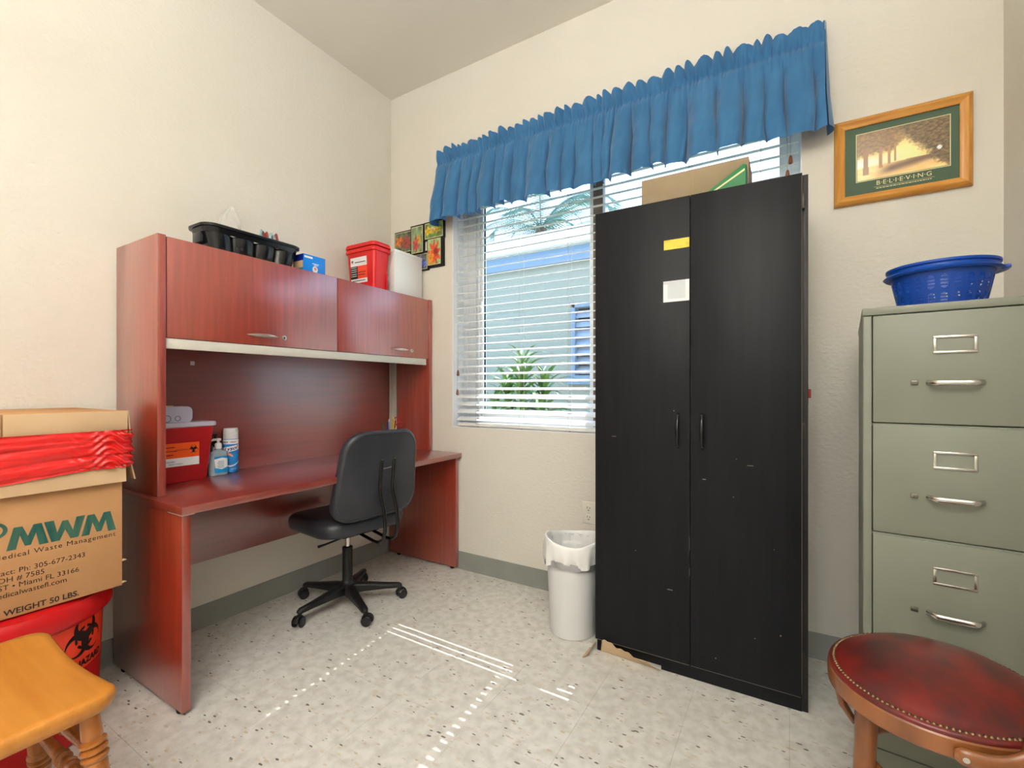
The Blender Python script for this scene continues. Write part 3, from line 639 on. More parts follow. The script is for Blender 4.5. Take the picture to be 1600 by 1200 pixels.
# dark bottle behind
DBx, DBy = 0.052, -1.165
DB = thing('dark_pump_bottle', 'black square pump bottle behind the clear gel bottle', 'bottle', (DBx, DBy, DZ))
MB().rings([oval(DBx, DBy, .017, .026, DZ + .0005, p=5), oval(DBx, DBy, .018, .027, DZ + .13, p=5), oval(DBx, DBy, .014, .02, DZ + .145, p=4), oval(DBx, DBy, .009, .009, DZ + .15)]).build('body', mat('navy_black_plastic', (22, 24, 34), 0.3), DB, smooth=50)
MB().lathe([(0.011, .15), (0.011, .165), (0.004, .167), (0.004, .178), (0.010, .179), (0.010, .186)], 16, Matrix.Translation((DBx, DBy, DZ))).build('pump', BLKPL, DB)
MB().tube([(DBx, DBy, DZ + .183), (DBx + .004, DBy - .034, DZ + .181)], .004, 8).build('nozzle', BLKPL, DB)
MB().box(DBx + .0182, DBx + .0188, DBy - 0.018, DBy + 0.002, DZ + .10, DZ + .128).build('label', WHPAPER, DB, smooth=0)
# spray can
CNx, CNy, CR = 0.066, -1.102, 0.0325
CN = thing('spray_can', 'blue disinfectant spray can with a white cap beside the gel bottle', 'can', (CNx, CNy, DZ))
CM = Matrix.Translation((CNx, CNy, DZ))
MB().lathe([(CR - .004, 0.0005), (CR - .001, .003), (CR, .006), (CR, .150), (CR - .002, .160), (CR - .004, .163)], 32, CM).build('body', CANBL, CN)
MB().lathe([(CR - .001, .160), (CR - .001, .196), (CR - .003, .206), (CR - .004, .210), (0.004, .2105)], 32, CM).build('cap', WHITEP, CN)
MB().box(CNx + CR - .004, CNx + CR - .0005, CNy + 0.008, CNy + 0.014, DZ + .193, DZ + .207).build('cap_notch', GREYAL, CN)
AF = rad(-32)
def can_pt(a, z, e=.0007): return Vector((CNx + (CR + e) * cos(AF + a / CR), CNy + (CR + e) * sin(AF + a / CR), DZ + z))
def can_band(z0f, z1f, m_, nm, a0=-.045, a1=.045, e=.0006): return MB().grid(lambda u, v: can_pt(a0 + (a1 - a0) * u, z0f(u) * (1 - v) + z1f(u) * v, e), 24, 3).build(nm, m_, CN, fix=False, smooth=60)
can_band(lambda u: .136, lambda u: .158, WHPAPER2, 'label')
can_band(lambda u: .092 + .018 * u, lambda u: .118 + .016 * u, WHPAPER2, 'label')
can_band(lambda u: .050 - .02 * sin(pi * u), lambda u: .056 - .02 * sin(pi * u), WHPAPER2, 'label')
can_band(lambda u: .075 + .010 * sin(pi * u), lambda u: .082 + .016 * sin(pi * u), PEACH, 'label', -.035, 0.012)
lp = MB(); put_flat(lp, text_geo('Lysol', 0.027, bold=.0006, shear=.3), lambda a, b_: can_pt(a - .026, .101 + b_ * .95 + a * .2, .0012))
put_flat(lp, text_geo('DISINFECTANT', 0.006), lambda a, b_: can_pt(a - .022, .088 + b_ + a * .2, .0012)); lp.build('label_print', CANNAVY, CN, smooth=0)
lp = MB(); put_flat(lp, text_geo('KILLS', 0.009, bold=.0003), lambda a, b_: can_pt(a - .03, .143 + b_, .0012)); lp.build('label_print', INKTX, CN, smooth=0)
lp = MB(); put_flat(lp, text_geo('VIRUS', 0.009, bold=.0003), lambda a, b_: can_pt(a + .0, .143 + b_, .0012)); lp.build('label_print', REDTAG, CN, smooth=0)
lp = MB(); put_flat(lp, text_geo('12.5 OZ', 0.008), lambda a, b_: can_pt(a + .002, .016 + b_, .0012)); lp.build('label_print', WHPAPER2, CN, smooth=0)
# pen cup behind the chair
PCx, PCy = 0.235, -0.245
PCu = thing('pen_cup', 'dark pen cup on the desk behind the office chair back', 'cup', (PCx, PCy, DZ))
MB().lathe([(0.033, .0005), (0.036, .003), (0.038, .098), (0.036, .10), (0.034, .098), (0.031, .006), (0.0, .006)], 24, Matrix.Translation((PCx, PCy, DZ))).build('cup', BLKPL, PCu)
pens = [('pen', 'green barrelled pen at the left of the pen cup', (30, 120, 84), -.026, -.004, -.10, .165), ('pen', 'navy blue pen in the pen cup', (24, 44, 120), -.016, .01, -.04, .172), ('pen', 'white tipped blue pen in the pen cup', (150, 160, 200), -.008, .004, .02, .187),
        ('marker', 'bright green marker in the middle of the pen cup', (60, 150, 40), .002, -.006, .0, .176), ('pencil', 'yellow pencil with its point up in the pen cup', (214, 170, 50), .010, .012, .03, .205), ('pencil', 'second yellow pencil, right of the first, in the pen cup', (226, 200, 80), .018, .002, .10, .19), ('pen', 'black pen leaning to the right in the pen cup', (24, 24, 26), .022, -.01, .22, .178)]
for i, (nm, lb_, c, dy, dx, tl, h_) in enumerate(pens):
    h_ += .016; dy *= 1.25
    m_ = mat('pen_barrel', c, 0.35); P = Vector((PCx + dx, PCy + dy * .7, DZ + .009)); d_ = Vector((dx * 1.5, tl + dy * 1.2, 1)).normalized(); Q = P + d_ * h_
    t_ = thing(nm, lb_, nm, P)
    MB().tube([P, P + d_ * (h_ - .018)], .0042 if nm != 'marker' else .008, 8).build('barrel', m_, t_)
    MB().tube([P + d_ * (h_ - .018), Q], [.0042 if nm != 'marker' else .0075, .0012 if nm == 'pencil' else .003], 8).build('tip', mat('pen_tip', (224, 206, 170) if nm == 'pencil' else (230, 226, 226) if i == 2 else c, 0.4), t_)
SCI = thing('scissors', 'red handled scissors standing in the pen cup', 'scissors', (PCx, PCy + .02, DZ + .012))
for k, (oy, oz, a, b_) in enumerate(((.058, .196, .017, .022), (.080, .172, .024, .015))):
    MB().tube([(PCx + .006 * (k + .2), PCy + oy + a * cos(2 * pi * i / 20), DZ + oz + b_ * sin(2 * pi * i / 20)) for i in range(20)], .0038, 7, closed=True).build('handle', mat('red_handle', (190, 26, 40), 0.35), SCI)
    MB().tube([(PCx + .006 * (k + .2), PCy + .036 + .014 * k, DZ + .166), (PCx - .004 * k, PCy + .012 - .006 * k, DZ + .05), (PCx, PCy - .004 * k, DZ + .0125)], [.004, .004, .001], 6, flat=(1, .4)).build('blade', CHROME, SCI)

# ================================================================== OFFICE CHAIR
CH_A = rad(-8); CHX, CHY = 0.395, -0.690
CH = thing('office_chair', 'black armless vinyl office chair on casters drawn up to the desk', 'chair', (CHX, CHY, 0), CH_A)
CX = ROOTM[CH.name]
MB(CX).lathe([(0.034, .062), (0.040, .07), (0.040, .115), (0.028, .125), (0.0255, .13), (0.0255, .30), (0.021, .302), (0.021, .30)], 24).build('hub_sleeve', BLKPL, CH)
MB(CX).lathe([(0.0135, .295), (0.0135, .40)], 20).build('gas_post', CHROME, CH)
for wa in (-92.7, -22, 47, 121, 194):
    a = rad(wa + 8); d_ = Vector((cos(a), sin(a), 0)); s_ = Vector((-sin(a), cos(a), 0)); up = Vector((0, 0, 1))
    rs = []
    for (r_, zt, zb, w_) in ((0.02, .112, .062, .024), (0.08, .108, .066, .023), (0.2, .090, .064, .018), (0.262, .083, .060, .0155), (0.276, .074, .062, .010)):
        rs.append([d_ * r_ + s_ * (w_ * sx_) + up * z_ for sx_, z_ in ((-1, zb), (1, zb), (1, zt - .008), (.6, zt), (-.6, zt), (-1, zt - .008))])
    MB(CX).rings(rs).build('leg', BLKPL, CH, bevel=0.0025)
    cst = MB(CX); c0 = d_ * 0.262
    sw = a + random.uniform(0.3, 1.6); wd = Vector((cos(sw), sin(sw), 0)); wsd = Vector((-sin(sw), cos(sw), 0)); wc = c0 + wd * .012
    cst.tube([c0 + up * .045, c0 + up * .066], .008, 10)
    cst.rings([[wc + wsd * q + wd * (.0265 * cos(t_)) + up * (.0262 + .0265 * max(-.2, sin(t_)) + .004) for t_ in [pi * k / 12 - .2 for k in range(13)]] for q in (-.010, .010)])
    ca = cst.build('caster', BLKPL, CH, bevel=0.002)
    for q in (-1, 1):
        Mw = Matrix.Translation(wc + wsd * (q * .0175) + up * .0252) @ wsd.to_track_quat('Z', 'Y').to_matrix().to_4x4()
        MB(CX).lathe([(0.012, -.0065), (0.022, -.006), (0.025, -.003), (0.025, .003), (0.022, .006), (0.012, .0065)], 20, Mw).build('wheel', BLKGL, ca)
def pillow(mb, outline, fn, layers):
    mb.rings([[fn(x_ * s_, y_ * s_, z_) for x_, y_ in outline] for s_, z_ in layers])
so_ = rrect(0.45, 0.47, 0.10, 8)
sm_ = MB(CX); pillow(sm_, so_, lambda x_, y_, z_: Vector((x_ - .005, y_, z_ + .010 * (x_ / .22) ** 2 * (1 if x_ > 0 else -.8) + 0.006 * (y_ / .23) ** 2)), [(.86, .405), (.95, .410), (.985, .422), (1.0, .440), (1.0, .452), (.985, .468), (.93, .482), (.8, .489), (.5, .490), (.15, .489)])
sm_.build('seat', VINYL, CH, smooth=60)
MB(CX).box(-.11, .13, -.10, .10, .388, .408).build('seat_plate', BLKPL, CH, bevel=0.004)
bo_ = []
for (x_, y_) in rrect(0.445, 0.43, 0.10, 9): bo_.append((x_ * (1 - 0.10 * (y_ / .215)), y_))
tilt = rad(9)
def backfn(u, v, d):
    curve = -0.030 * (1 - (u / .2) ** 2) * 0 + 0.02 * (u / .2) ** 2
    return Vector((0.242 + (v + .1) * math.tan(tilt) + d - curve, u + 0.016, 0.705 + v))
bk = MB(CX); bk.rings([[backfn(x_ * s_, y_ * s_, d_) for x_, y_ in bo_] for s_, d_ in ((.15, -.032), (.6, -.031), (.85, -.026), (.95, -.016), (.99, -.004), (1.0, .010), (.99, .022), (.96, .029), (.93, .031), (.92, .028), (.6, .031), (.15, .032))])
bk.build('backrest', VINYL, CH, smooth=45)
for q in (.0, .072):
    path = [(.262 + .031, q, .792), (.268 + .031, q, .765), (.262 + .03, q, .70), (.257 + .028, q, .655), (.285, q + .006, .60), (.30, q + .012, .535), (.307, q + .014, .48), (.305, q + .013, .43), (.292, q + .012, .392), (.262, q + .01, .372), (.22, q + .008, .372), (.10, q, .392)]
    MB(CX).tube(path, [.0075] + [.009] * 11, 10, flat=(.75, 1.1)).build('back_bar', BARBK, CH, smooth=60)
for k, q in enumerate((.0, .072)):
    for z_ in (.78, .745, .72):
        M = CX @ Matrix.Translation((.2995 - (.78 - z_) * .06, q, z_)) @ Matrix.Rotation(rad(90), 4, 'Y')
        MB().lathe([(.0045, 0), (.004, .003), (.001, .0035)], 10, M).build('screw', CHROME, CH)
MB(CX).tube([(.292, .0, .735), (.292, .072, .738)], .003, 8).build('crossbar', CHROME, CH)
MB(CX).tube([(.12, -.10, .395), (.14, -.2, .392), (.145, -.235, .392)], [.005, .005, .007], 8).build('height_lever', BLKPL, CH)

# ================================================================== WINDOW BLIND
BL = thing('window_blind', 'white horizontal slat blind inside the window recess', 'blind', (1.47, 0.04, WZ0))
BX0, BX1, BYC = 0.552, 2.395, 0.045
LAD = (0.705, 1.015, 1.322, 1.95, 2.25); HOLES = (0.705, 1.322)
def slat_mesh(w_, name='slat'):
    mb = MB(); xs = [BX0]
    for hx in HOLES + (1.95,): xs += [hx - .012, hx + .012]
    xs.append(BX1); hole = 0.0058; ysn = [-w_ / 2, -hole, hole, w_ / 2]; crown = [0, .0022, .0022, 0]; th = .0025
    xs = [x_ - 1.47 for x_ in xs]
    top = [[(x_, y_, c) for x_ in xs] for y_, c in zip(ysn, crown)]; bot = [[(x_, y_, c - th) for x_ in xs] for y_, c in zip(ysn, crown)]
    n = len(xs); vs = [p for r in top for p in r] + [p for r in bot for p in r]; o2 = 4 * n; fs = []
    for j in range(3):
        for i in range(n - 1):
            if j == 1 and i % 2 == 1: continue
            a, b_, c, d_ = j * n + i, j * n + i + 1, (j + 1) * n + i + 1, (j + 1) * n + i
            fs += [(a, b_, c, d_), (a + o2, d_ + o2, c + o2, b_ + o2)]
    for i in range(n - 1):
        fs.append((i, i + o2, i + 1 + o2, i + 1)); a = 3 * n + i; fs.append((a, a + 1, a + 1 + o2, a + o2))
    for j in range(3):
        a = j * n; fs.append((a, a + n, a + n + o2, a + o2)); a = j * n + n - 1; fs.append((a, a + o2, a + n + o2, a + n))
    mb.add(vs, fs); me = mb.mesh(name, smooth=30); me.materials.append(SLATW); return me
sl_me = slat_mesh(0.053); PITCH = 0.0465; zs0 = WZ0 + 0.055
nsl = int((WZ1 - 0.06 - zs0) / PITCH) + 1
for k in range(nsl):
    z_ = zs0 + k * PITCH
    o = bpy.data.objects.new('slat', sl_me); COL.objects.link(o); o.parent = BL; o.location = Vector((1.47, BYC, z_)) - BL.location
    o.rotation_euler = (rad(27 if k < 4 else 14), 0, 0)
MB().box(BX0 + .01, BX1 - .005, BYC - .024, BYC + .024, WZ0 + .008, WZ0 + .028).build('bottom_rail', SLATW, BL, bevel=0.003)
MB().box(BX0, BX1, BYC - .028, BYC + .028, WZ1 - .045, WZ1 - .002).build('head_rail', SLATW, BL, bevel=0.002)
for hx in LAD:
    for dy in (-.027, .027): MB().tube([(hx, BYC + dy, WZ0 + .02), (hx, BYC + dy, WZ1 - .04)], .0009, 5).build('ladder_cord', CORD, BL)
    MB().lathe([(.006, -.004), (.008, 0), (.004, .002)], 10, Matrix.Translation((hx, BYC - .0, WZ0 + .008))).build('rail_button', TASSEL, BL)
def pull(x_, zt, y_=BYC - .038):
    c_ = MB().tube([(x_, y_ - .004, WZ1 - .045), (x_ - .004, y_ - .006, (zt + WZ1) / 2), (x_ - .002, y_ - .006, zt)], .0010, 5).build('pull_cord', CORD, BL)
    MB().lathe([(.003, .0), (.006, -.006), (.0085, -.026), (.0085, -.034), (.004, -.037)], 12, Matrix.Translation((x_ - .002, y_ - .006, zt))).build('tassel', TASSEL, BL)
pull(0.583, 1.235); pull(0.578, 1.115)
TASL = mat('pale_wood_tassel', (206, 166, 116), 0.5)
pull(2.355, 2.055); pull(2.366, 2.115)

# ================================================================== VALANCE
V = thing('window_valance', 'gathered blue cotton valance with a ruffled header above the window', 'curtain', (1.47, -0.06, 2.14))
VX0, VX1, VT, VP, VB = 0.462, 2.482, 2.595, 2.525, 2.150
random.seed(11)
def foldlist(lo, hi):
    L = []; x_ = 0.0
    while x_ < 1.0:
        wd = random.uniform(lo, hi); L.append((x_, wd, random.uniform(.45, 1.15))); x_ += wd
    return L
BIG, FINE, RUF = foldlist(.026, .060), foldlist(.007, .014), foldlist(.016, .034)
def fold(L, u, sharp=1.0):
    for a, wd, am in L:
        if u < a + wd: return am * abs(sin(pi * (u - a) / wd)) ** sharp
    return 0
def fold_t(L, u):
    for a, wd, am in L:
        if u < a + wd: return (u - a) / wd, wd
    return 0, 0
def vfn(u, v):
    # v: 0 top of ruffle .. 1 hem
    H_ = VT - VB; pin = math.exp(-((v - .155) / .045) ** 2); drop = max(0, (v - .17) / .83); up = max(0, (.14 - v) / .14)
    uu = u + .006 * sin(u * 44 + 1.3) * drop + .002 * sin(v * 9 + u * 50) * drop
    big = fold(BIG, min(.9999, max(0, uu)), .85); fn_ = fold(FINE, u); ru = fold(RUF, min(.9999, max(0, u + .004 * sin(u * 70) * up)), .9)
    d = .078 * big * min(1, drop * 1.5) ** .75 + .006 * fn_ * math.exp(-drop * 5) * (1 - up) + .006 * fn_ * pin + (.036 * ru) * up ** .7 + (.010 * fbm(u * 34 + v * 2, v * 2.2) + .009 * fold(RUF, min(.9999, max(0, uu + .01 * v)), 1.0)) * (drop + .15)
    zz = VT - H_ * v + (.006 * sin(u * 31) + .008 * fbm(u * 14, 3.1)) * drop + (.012 * (ru - .5) + .008 * fbm(u * 50, 1.2)) * up + .004 * (fn_ - .5) * pin
    t_, wd_ = fold_t(BIG, min(.9999, max(0, uu))); dd = min(1, drop * 1.6)
    x_ = VX0 + (VX1 - VX0) * u + (u - .5) * .02 * drop + .010 * sin(u * 51 + .7) * drop - .16 * wd_ * 2.02 * sin(2 * pi * t_) * dd
    return Vector((x_, -.066 + .012 * pin - d, zz))
mbv = MB(); mbv.grid(vfn, 1100, 44)
cloth = mbv.build('cloth', BLUECL, V, fix=False, smooth=180)
for (u, sgn, nm) in ((0.0, -1, 'left'), (1.0, 1, 'right')):
    def rfn(a, v, u=u, sgn=sgn):
        p = vfn(u, v); return Vector((p.x + sgn * (.004 + .016 * sin(pi * a)) * (0.3 + v), p.y * (1 - a) + (-.004) * a, p.z + .01 * a * v))
    MB().grid(rfn, 10, 44).build('return_flap', BLUECL, V, fix=False, smooth=180)
MB().tube([(VX0 + .01, -.006, VP), (VX0 + .012, -.03, VP), (VX0 + .03, -.04, VP), (VX1 - .03, -.04, VP), (VX1 - .012, -.03, VP), (VX1 - .01, -.006, VP)], .005, 8).build('curtain_rod', WHITEP, V)
MB().box(VX0 + .002, VX0 + .018, -.008, 0, VP - .02, VP + .02).box(VX1 - .018, VX1 - .002, -.008, 0, VP - .02, VP + .02).build('rod_bracket', WHITEP, V)

# ================================================================== BLACK CABINET
KC = thing('tall_black_cabinet', 'tall black woodgrain two-door cabinet in front of the window', 'cabinet', (2.032, -0.22, 0), rad(0.6))
KX = ROOTM[KC.name]
kx0, kx1, ky0, ky1, kz = -.382, .382, -.192, .155, 1.862
k_ = lambda: MB(KX)
k_().box(kx0 + .002, kx0 + .018, ky0, ky1, 0, kz - .002).build('side_panel', BLACKW, KC, bevel=0.001)
k_().box(kx1 - .018, kx1, ky0, ky1, 0, kz - .002).build('side_panel', BLACKE, KC, bevel=0.001)
k_().box(kx0 + .018, kx1 - .018, ky0, ky1, kz - .020, kz - .002).build('top_panel', BLACKW, KC, bevel=0.001)
k_().box(kx0 + .018, kx1 - .018, ky1 - .006, ky1, .07, kz - .02).build('back_panel', BLACKE, KC)
k_().box(kx0 + .018, kx1 - .018, ky0, ky1 - .006, .062, .078).build('bottom_panel', BLACKE, KC)
k_().box(-.112, kx1 - .018, ky0 - .004, ky0 + .010, 0.0, .060).build('toe_board', BLACKW, KC, bevel=0.001)
k_().box(kx0 + .018, kx1 - .018, ky0 + .022, ky0 + .030, 0.0, .062).build('recess_shade', DARK, KC)  # dark sheet stands in for the shade in the toe recess
for k, (xa, xb) in enumerate(((kx0, -.0012), (.0012, kx1 - .018))):
    d = k_().box(xa, xb, ky0 - .018, ky0 - .001, .056, kz).build('door', BLACKW, KC, bevel=0.0012)
    hx = (-.044, .044)[k]; rs = []; n = 18
    for i in range(n + 1):
        t_ = i / n; r_ = .0105 * math.sin(pi * min(.97, max(.03, t_))) ** .65; pr = .004 + .020 * math.sin(pi * t_) ** .75; z_ = .888 + .138 * t_
        rs.append([Vector((hx + r_ * .75 * cos(q), ky0 - .018 - pr + r_ * .7 * sin(q), z_)) for q in [2 * pi * m / 10 for m in range(10)]])
    hb = MB(KX).rings(rs); hb.box(hx - .004, hx + .004, ky0 - .03, ky0 - .017, .893, .903).box(hx - .004, hx + .004, ky0 - .03, ky0 - .017, 1.011, 1.021)
    hb.build('handle', BLKGL, d, smooth=60)
    if k == 0:
        yl = ky0 - .0185
        k_().box(-.098, -.003, yl - .0006, yl, 1.664, 1.702).build('yellow_tape', YELLOW, d, smooth=0)
        k_().box(-.100, -.003, yl - .0006, yl, 1.459, 1.541).build('paper_label', WHPAPER, d, smooth=0)
        k_().box(-.100, -.003, yl - .0010, yl - .0006, 1.459, 1.470).box(-.100, -.084, yl - .0010, yl - .0006, 1.470, 1.528).box(-.017, -.003, yl - .0010, yl - .0006, 1.470, 1.541).build('label_tape', WHPAPER2, d, smooth=0)
        sc_ = k_(); 
        for (x_, z_, w_, h_) in ((-.006, 1.47, .001, .01), (-.06, 1.032, .004, .003), (-.075, .33, .02, .003), (-.002, .40, .0012, .03), (-.002, .5, .001, .05), (-.21, .46, .003, .002), (-.30, .92, .018, .0015)): sc_.box(x_ - w_ / 2, x_ + w_ / 2, yl - .0003, yl, z_, z_ + h_)
        sc_.box(-.380, -.003, yl - .0001, yl + .0006, .0562, .0572)
        sc_.build('scuff', SCUFF, d, smooth=0)
    else:
        yl = ky0 - .0185; sc_ = k_()
        for (x_, z_, w_, h_) in ((.05, .775, .012, .003), (.205, .84, .02, .002), (.15, .72, .003, .003), (.09, .11, .004, .004), (.30, .25, .004, .005), (.16, .86, .003, .002), (.22, .22, .003, .003), (.28, .55, .002, .002)): sc_.box(x_ - w_ / 2, x_ + w_ / 2, yl - .0003, yl, z_, z_ + h_)
        sc_.box(.003, .360, yl - .0001, yl + .0006, .0562, .0570).box(.3625, .3632, yl - .0001, yl + .001, .07, kz - .01)
        sc_.build('scuff', SCUFF, d, smooth=0)
for z_ in (1.74, .95, .16): k_().box(kx1 - .019, kx1 - .010, ky0 - .012, ky0 - .0005, z_, z_ + .05).build('hinge', mat('hinge_metal', (60, 56, 50), .4, metal=.8), KC, bevel=0.001)
for z_ in (1.60, .17): k_().box(kx0 - .004, kx0 + .003, ky0 + .002, ky0 + .02, z_, z_ + .05).build('hinge', BLKPL, KC, bevel=0.001)
# red tag at the right edge
RT = thing('red_strap_end', 'small red strap end sticking out behind the black cabinet edge', 'strap', (2.418, -.26, 1.08))
MB().box(2.4165, 2.4195, -.30, -.27, 1.062, 1.14).box(2.4195, 2.428, -.295, -.275, 1.085, 1.118).build('strap', REDTAG, RT, bevel=0.0015)
# things on top of the cabinet
KT = kz - .0015
CB = thing('cardboard_carton', 'flat brown cardboard carton lying on top of the black cabinet', 'box', (2.02, -.21, KT))
MB().box(1.812, 2.226, -.30, -.12, KT, 2.018).build('carton', CARTON, CB, bevel=0.002)
MB().box(2.022, 2.0232, -.3005, -.2995, KT + .005, 2.016).build('flap_seam', KRAFT, CB, smooth=0)
GB = thing('green_carton', 'tilted green carton leaning on the cardboard box on the cabinet', 'box', (2.16, -.355, KT))
M = Matrix.Translation((2.09, -.36, KT + .0005)) @ Matrix.Rotation(rad(-24), 4, 'Y')
q0 = MB(); q0.rings([[(2.06, y_, KT + .0005), (2.222, y_, KT + .0005), (2.222, y_, KT + .092), (2.214, y_, KT + .096)] for y_ in (-.385, -.318)]); q0.build('carton', GREENBX, GB, bevel=0.002)
MB().box(2.2222, 2.2245, -.384, -.319, KT + .001, KT + .091).build('end_flap', GREEND, GB, bevel=.0005)
MB().add([(2.10, -.3856, KT + .012), (2.218, -.3856, KT + .078), (2.218, -.3856, KT + .070), (2.10, -.3856, KT + .006)], [(0, 1, 2, 3)]).build('print_line', CREAM, GB, smooth=0)
PBx = MB(); PBx.grid(lambda u, v: Vector((1.795 + .05 * u + .006 * sin(9 * v), -.31 + .05 * v, KT + .003 + .022 * sin(pi * u) * (1 - .4 * v) + .004 * sin(14 * u + 7 * v))), 12, 10)
tag(PBx.build('plastic_wrap', mat('blue_film', (170, 200, 226), .25, alpha=.75), solid=.0008), 'scrap of pale blue plastic film on the black cabinet top', 'film')

# torn brown paper under the cabinet
def scrap(name, label, fn, nu, nv):
    return tag(MB().grid(fn, nu, nv).build(name, PAPERB, solid=.0012, smooth=50), label, 'paper')
def s1f(u, v):
    x_ = 1.672 + .248 * u; wd = .060 * (1 - .75 * u ** 2) * (1 + .10 * sin(u * 17) + .06 * sin(u * 41))
    return Vector((x_ + .012 * v * (1 - u), -.418 - .024 * v - .006 * u, .002 + wd * (v ** .9) * (.95 - .25 * u) + .004 * sin(u * 9) * v))
scrap('torn_paper', 'long torn brown paper strip curling out of the cabinet toe recess', s1f, 40, 8)
def s2f(u, v):
    return Vector((1.622 + .022 * u + .010 * v * sin(3 * u), -.505 + .085 * v + .012 * u, .002 + .028 * u ** 1.5 * (.5 + .5 * v) + .006 * sin(3.4 * v) * u))
scrap('torn_paper', 'small folded brown paper corner beside the trash can', s2f, 12, 16)

# ================================================================== TRASH CAN
TC = thing('trash_can', 'white round trash can with a white liner beside the black cabinet', 'trash can', (1.498, -.318, 0))
TM = Matrix.Translation((1.498, -.318, 0))
MB().lathe([(0.098, 0.0005), (0.103, .004), (0.104, .012), (0.122, .40), (0.126, .405), (0.126, .412), (0.118, .412), (0.100, .02), (0, .018)], 40, TM).build('body', WHITEP, TC)
def linf(u, v):
    a = 2 * pi * u; wob = fbm(cos(a) * 2.2, sin(a) * 2.2, v * 1.2)
    if v < .35:   # inside
        t_ = v / .35; r = .108 + .011 * t_ + .004 * wob; z_ = .30 + .125 * t_
    elif v < .5:
        t_ = (v - .35) / .15; r = .119 + .014 * t_; z_ = .425 + .009 * sin(pi * t_)
    else:
        t_ = (v - .5) / .5; r = .133 + .005 * sin(pi * t_) + (.007 * sin(9 * a + 2) + .005 * sin(17 * a)) * t_; z_ = .424 - (.095 + .024 * sin(2 * a + 1.0) + .012 * sin(5 * a)) * t_
    r += .004 * wob * (1 if v > .35 else .4)
    return Vector((1.498 + r * cos(a), -.318 + r * sin(a), z_ + .012 * sin(a * 2 + .6) * (1 if v > .2 else 0)))
MB().grid(linf, 96, 36, closed_u=True).build('liner', BAGW, TC, smooth=180)
def bandf(u, v):
    a = rad(185) + rad(175) * u; r = .1265 + .004 + .003 * sin(11 * a) + .003 * v
    return Vector((1.498 + r * cos(a), -.318 + r * sin(a), .318 + .030 * v + .006 * sin(3 * a)))
MB().grid(bandf, 40, 4).build('liner_edge', SILVER, TC, smooth=180, fix=False)
MB().box(1.408, 1.416, -.4255, -.4225, .322, .346).build('liner_mark', INKTX, TC)

# wall outlet
OU = thing('wall_outlet', 'ivory double wall outlet above the trash can', 'outlet', (1.453, 0, .464))
MB().box(1.416, 1.490, -.006, 0, .406, .522).build('cover_plate', OUTLET, OU, bevel=0.003)
for zc in (.440, .488):
    f_ = MB(); f_.rings([[(1.453 + a, y_, zc + b_) for a, b_ in rrect(.034, .036, .015, 5)] for y_ in (-.005, -.0085)]); fo = f_.build('socket', OUTLET, OU, bevel=.0008)
    sl_ = MB().box(1.445, 1.4475, -.0095, -.008, zc - .002, zc + .009).box(1.4585, 1.461, -.0095, -.008, zc - .002, zc + .007)
    sl_.tube([(1.453, -.008, zc - .010), (1.453, -.0095, zc - .010)], .003, 10); sl_.build('slot', INKTX, fo)
MB().lathe([(.003, 0), (.0025, .0015)], 10, Matrix.Translation((1.453, -.006, .464)) @ Matrix.Rotation(rad(90), 4, 'X')).build('screw', CHROME, OU)

# ================================================================== PICTURES
def frame_bar(mb, A, B, inward, prof, y0=0.0):
    """mitred bar along A->B (x,z plane on back wall); prof (inset, out)"""
    A, B = Vector(A), Vector(B); d = (B - A).normalized(); n = Vector(inward); rs = []
    for P, s_ in ((A, 1), (B, -1)):
        rs.append([Vector((P.x + n.x * i_ + d.x * i_ * s_, -o_ + y0, P.z + n.z * i_ + d.z * i_ * s_)) for i_, o_ in prof])
    mb.rings(rs)
PX0, PX1, PZ0, PZ1 = 2.516, 2.929, 1.855, 2.196
PF = thing('framed_poster', 'oak framed print of a misty tree avenue reading BELIEVING', 'picture', (2.72, 0, PZ0))
prof = [(0, 0), (0, .012), (.004, .018), (.014, .022), (.022, .017), (.030, .0165), (.036, .012), (.036, .005), (.036, 0)]
for (A, B, n, m_) in (((PX0, 0, PZ1), (PX1, 0, PZ1), (0, 0, -1), FRAMEOAK), ((PX0, 0, PZ0), (PX1, 0, PZ0), (0, 0, 1), FRAMEOAK), ((PX0, 0, PZ0), (PX0, 0, PZ1), (1, 0, 0), FRAMEOAKV), ((PX1, 0, PZ0), (PX1, 0, PZ1), (-1, 0, 0), FRAMEOAKV)):
    mb = MB(); frame_bar(mb, A, B, n, prof); mb.build('frame_bar', m_, PF, smooth=40)
MB().box(PX0 + .034, PX1 - .034, -.006, -.002, PZ0 + .034, PZ1 - .034).build('mat_board', MATGRN, PF, smooth=0)
ix0, ix1, iz0, iz1 = 2.592, 2.866, 1.946, 2.130
MB().box(ix0 - .004, ix1 + .004, -.0064, -.006, iz0 - .004, iz1 + .004).build('cream_border', CREAM, PF, smooth=0)
MB().box(ix0 - .001, ix1 + .001, -.0066, -.0064, iz0 - .001, iz1 + .001).build('inner_line', INKTX, PF, smooth=0)
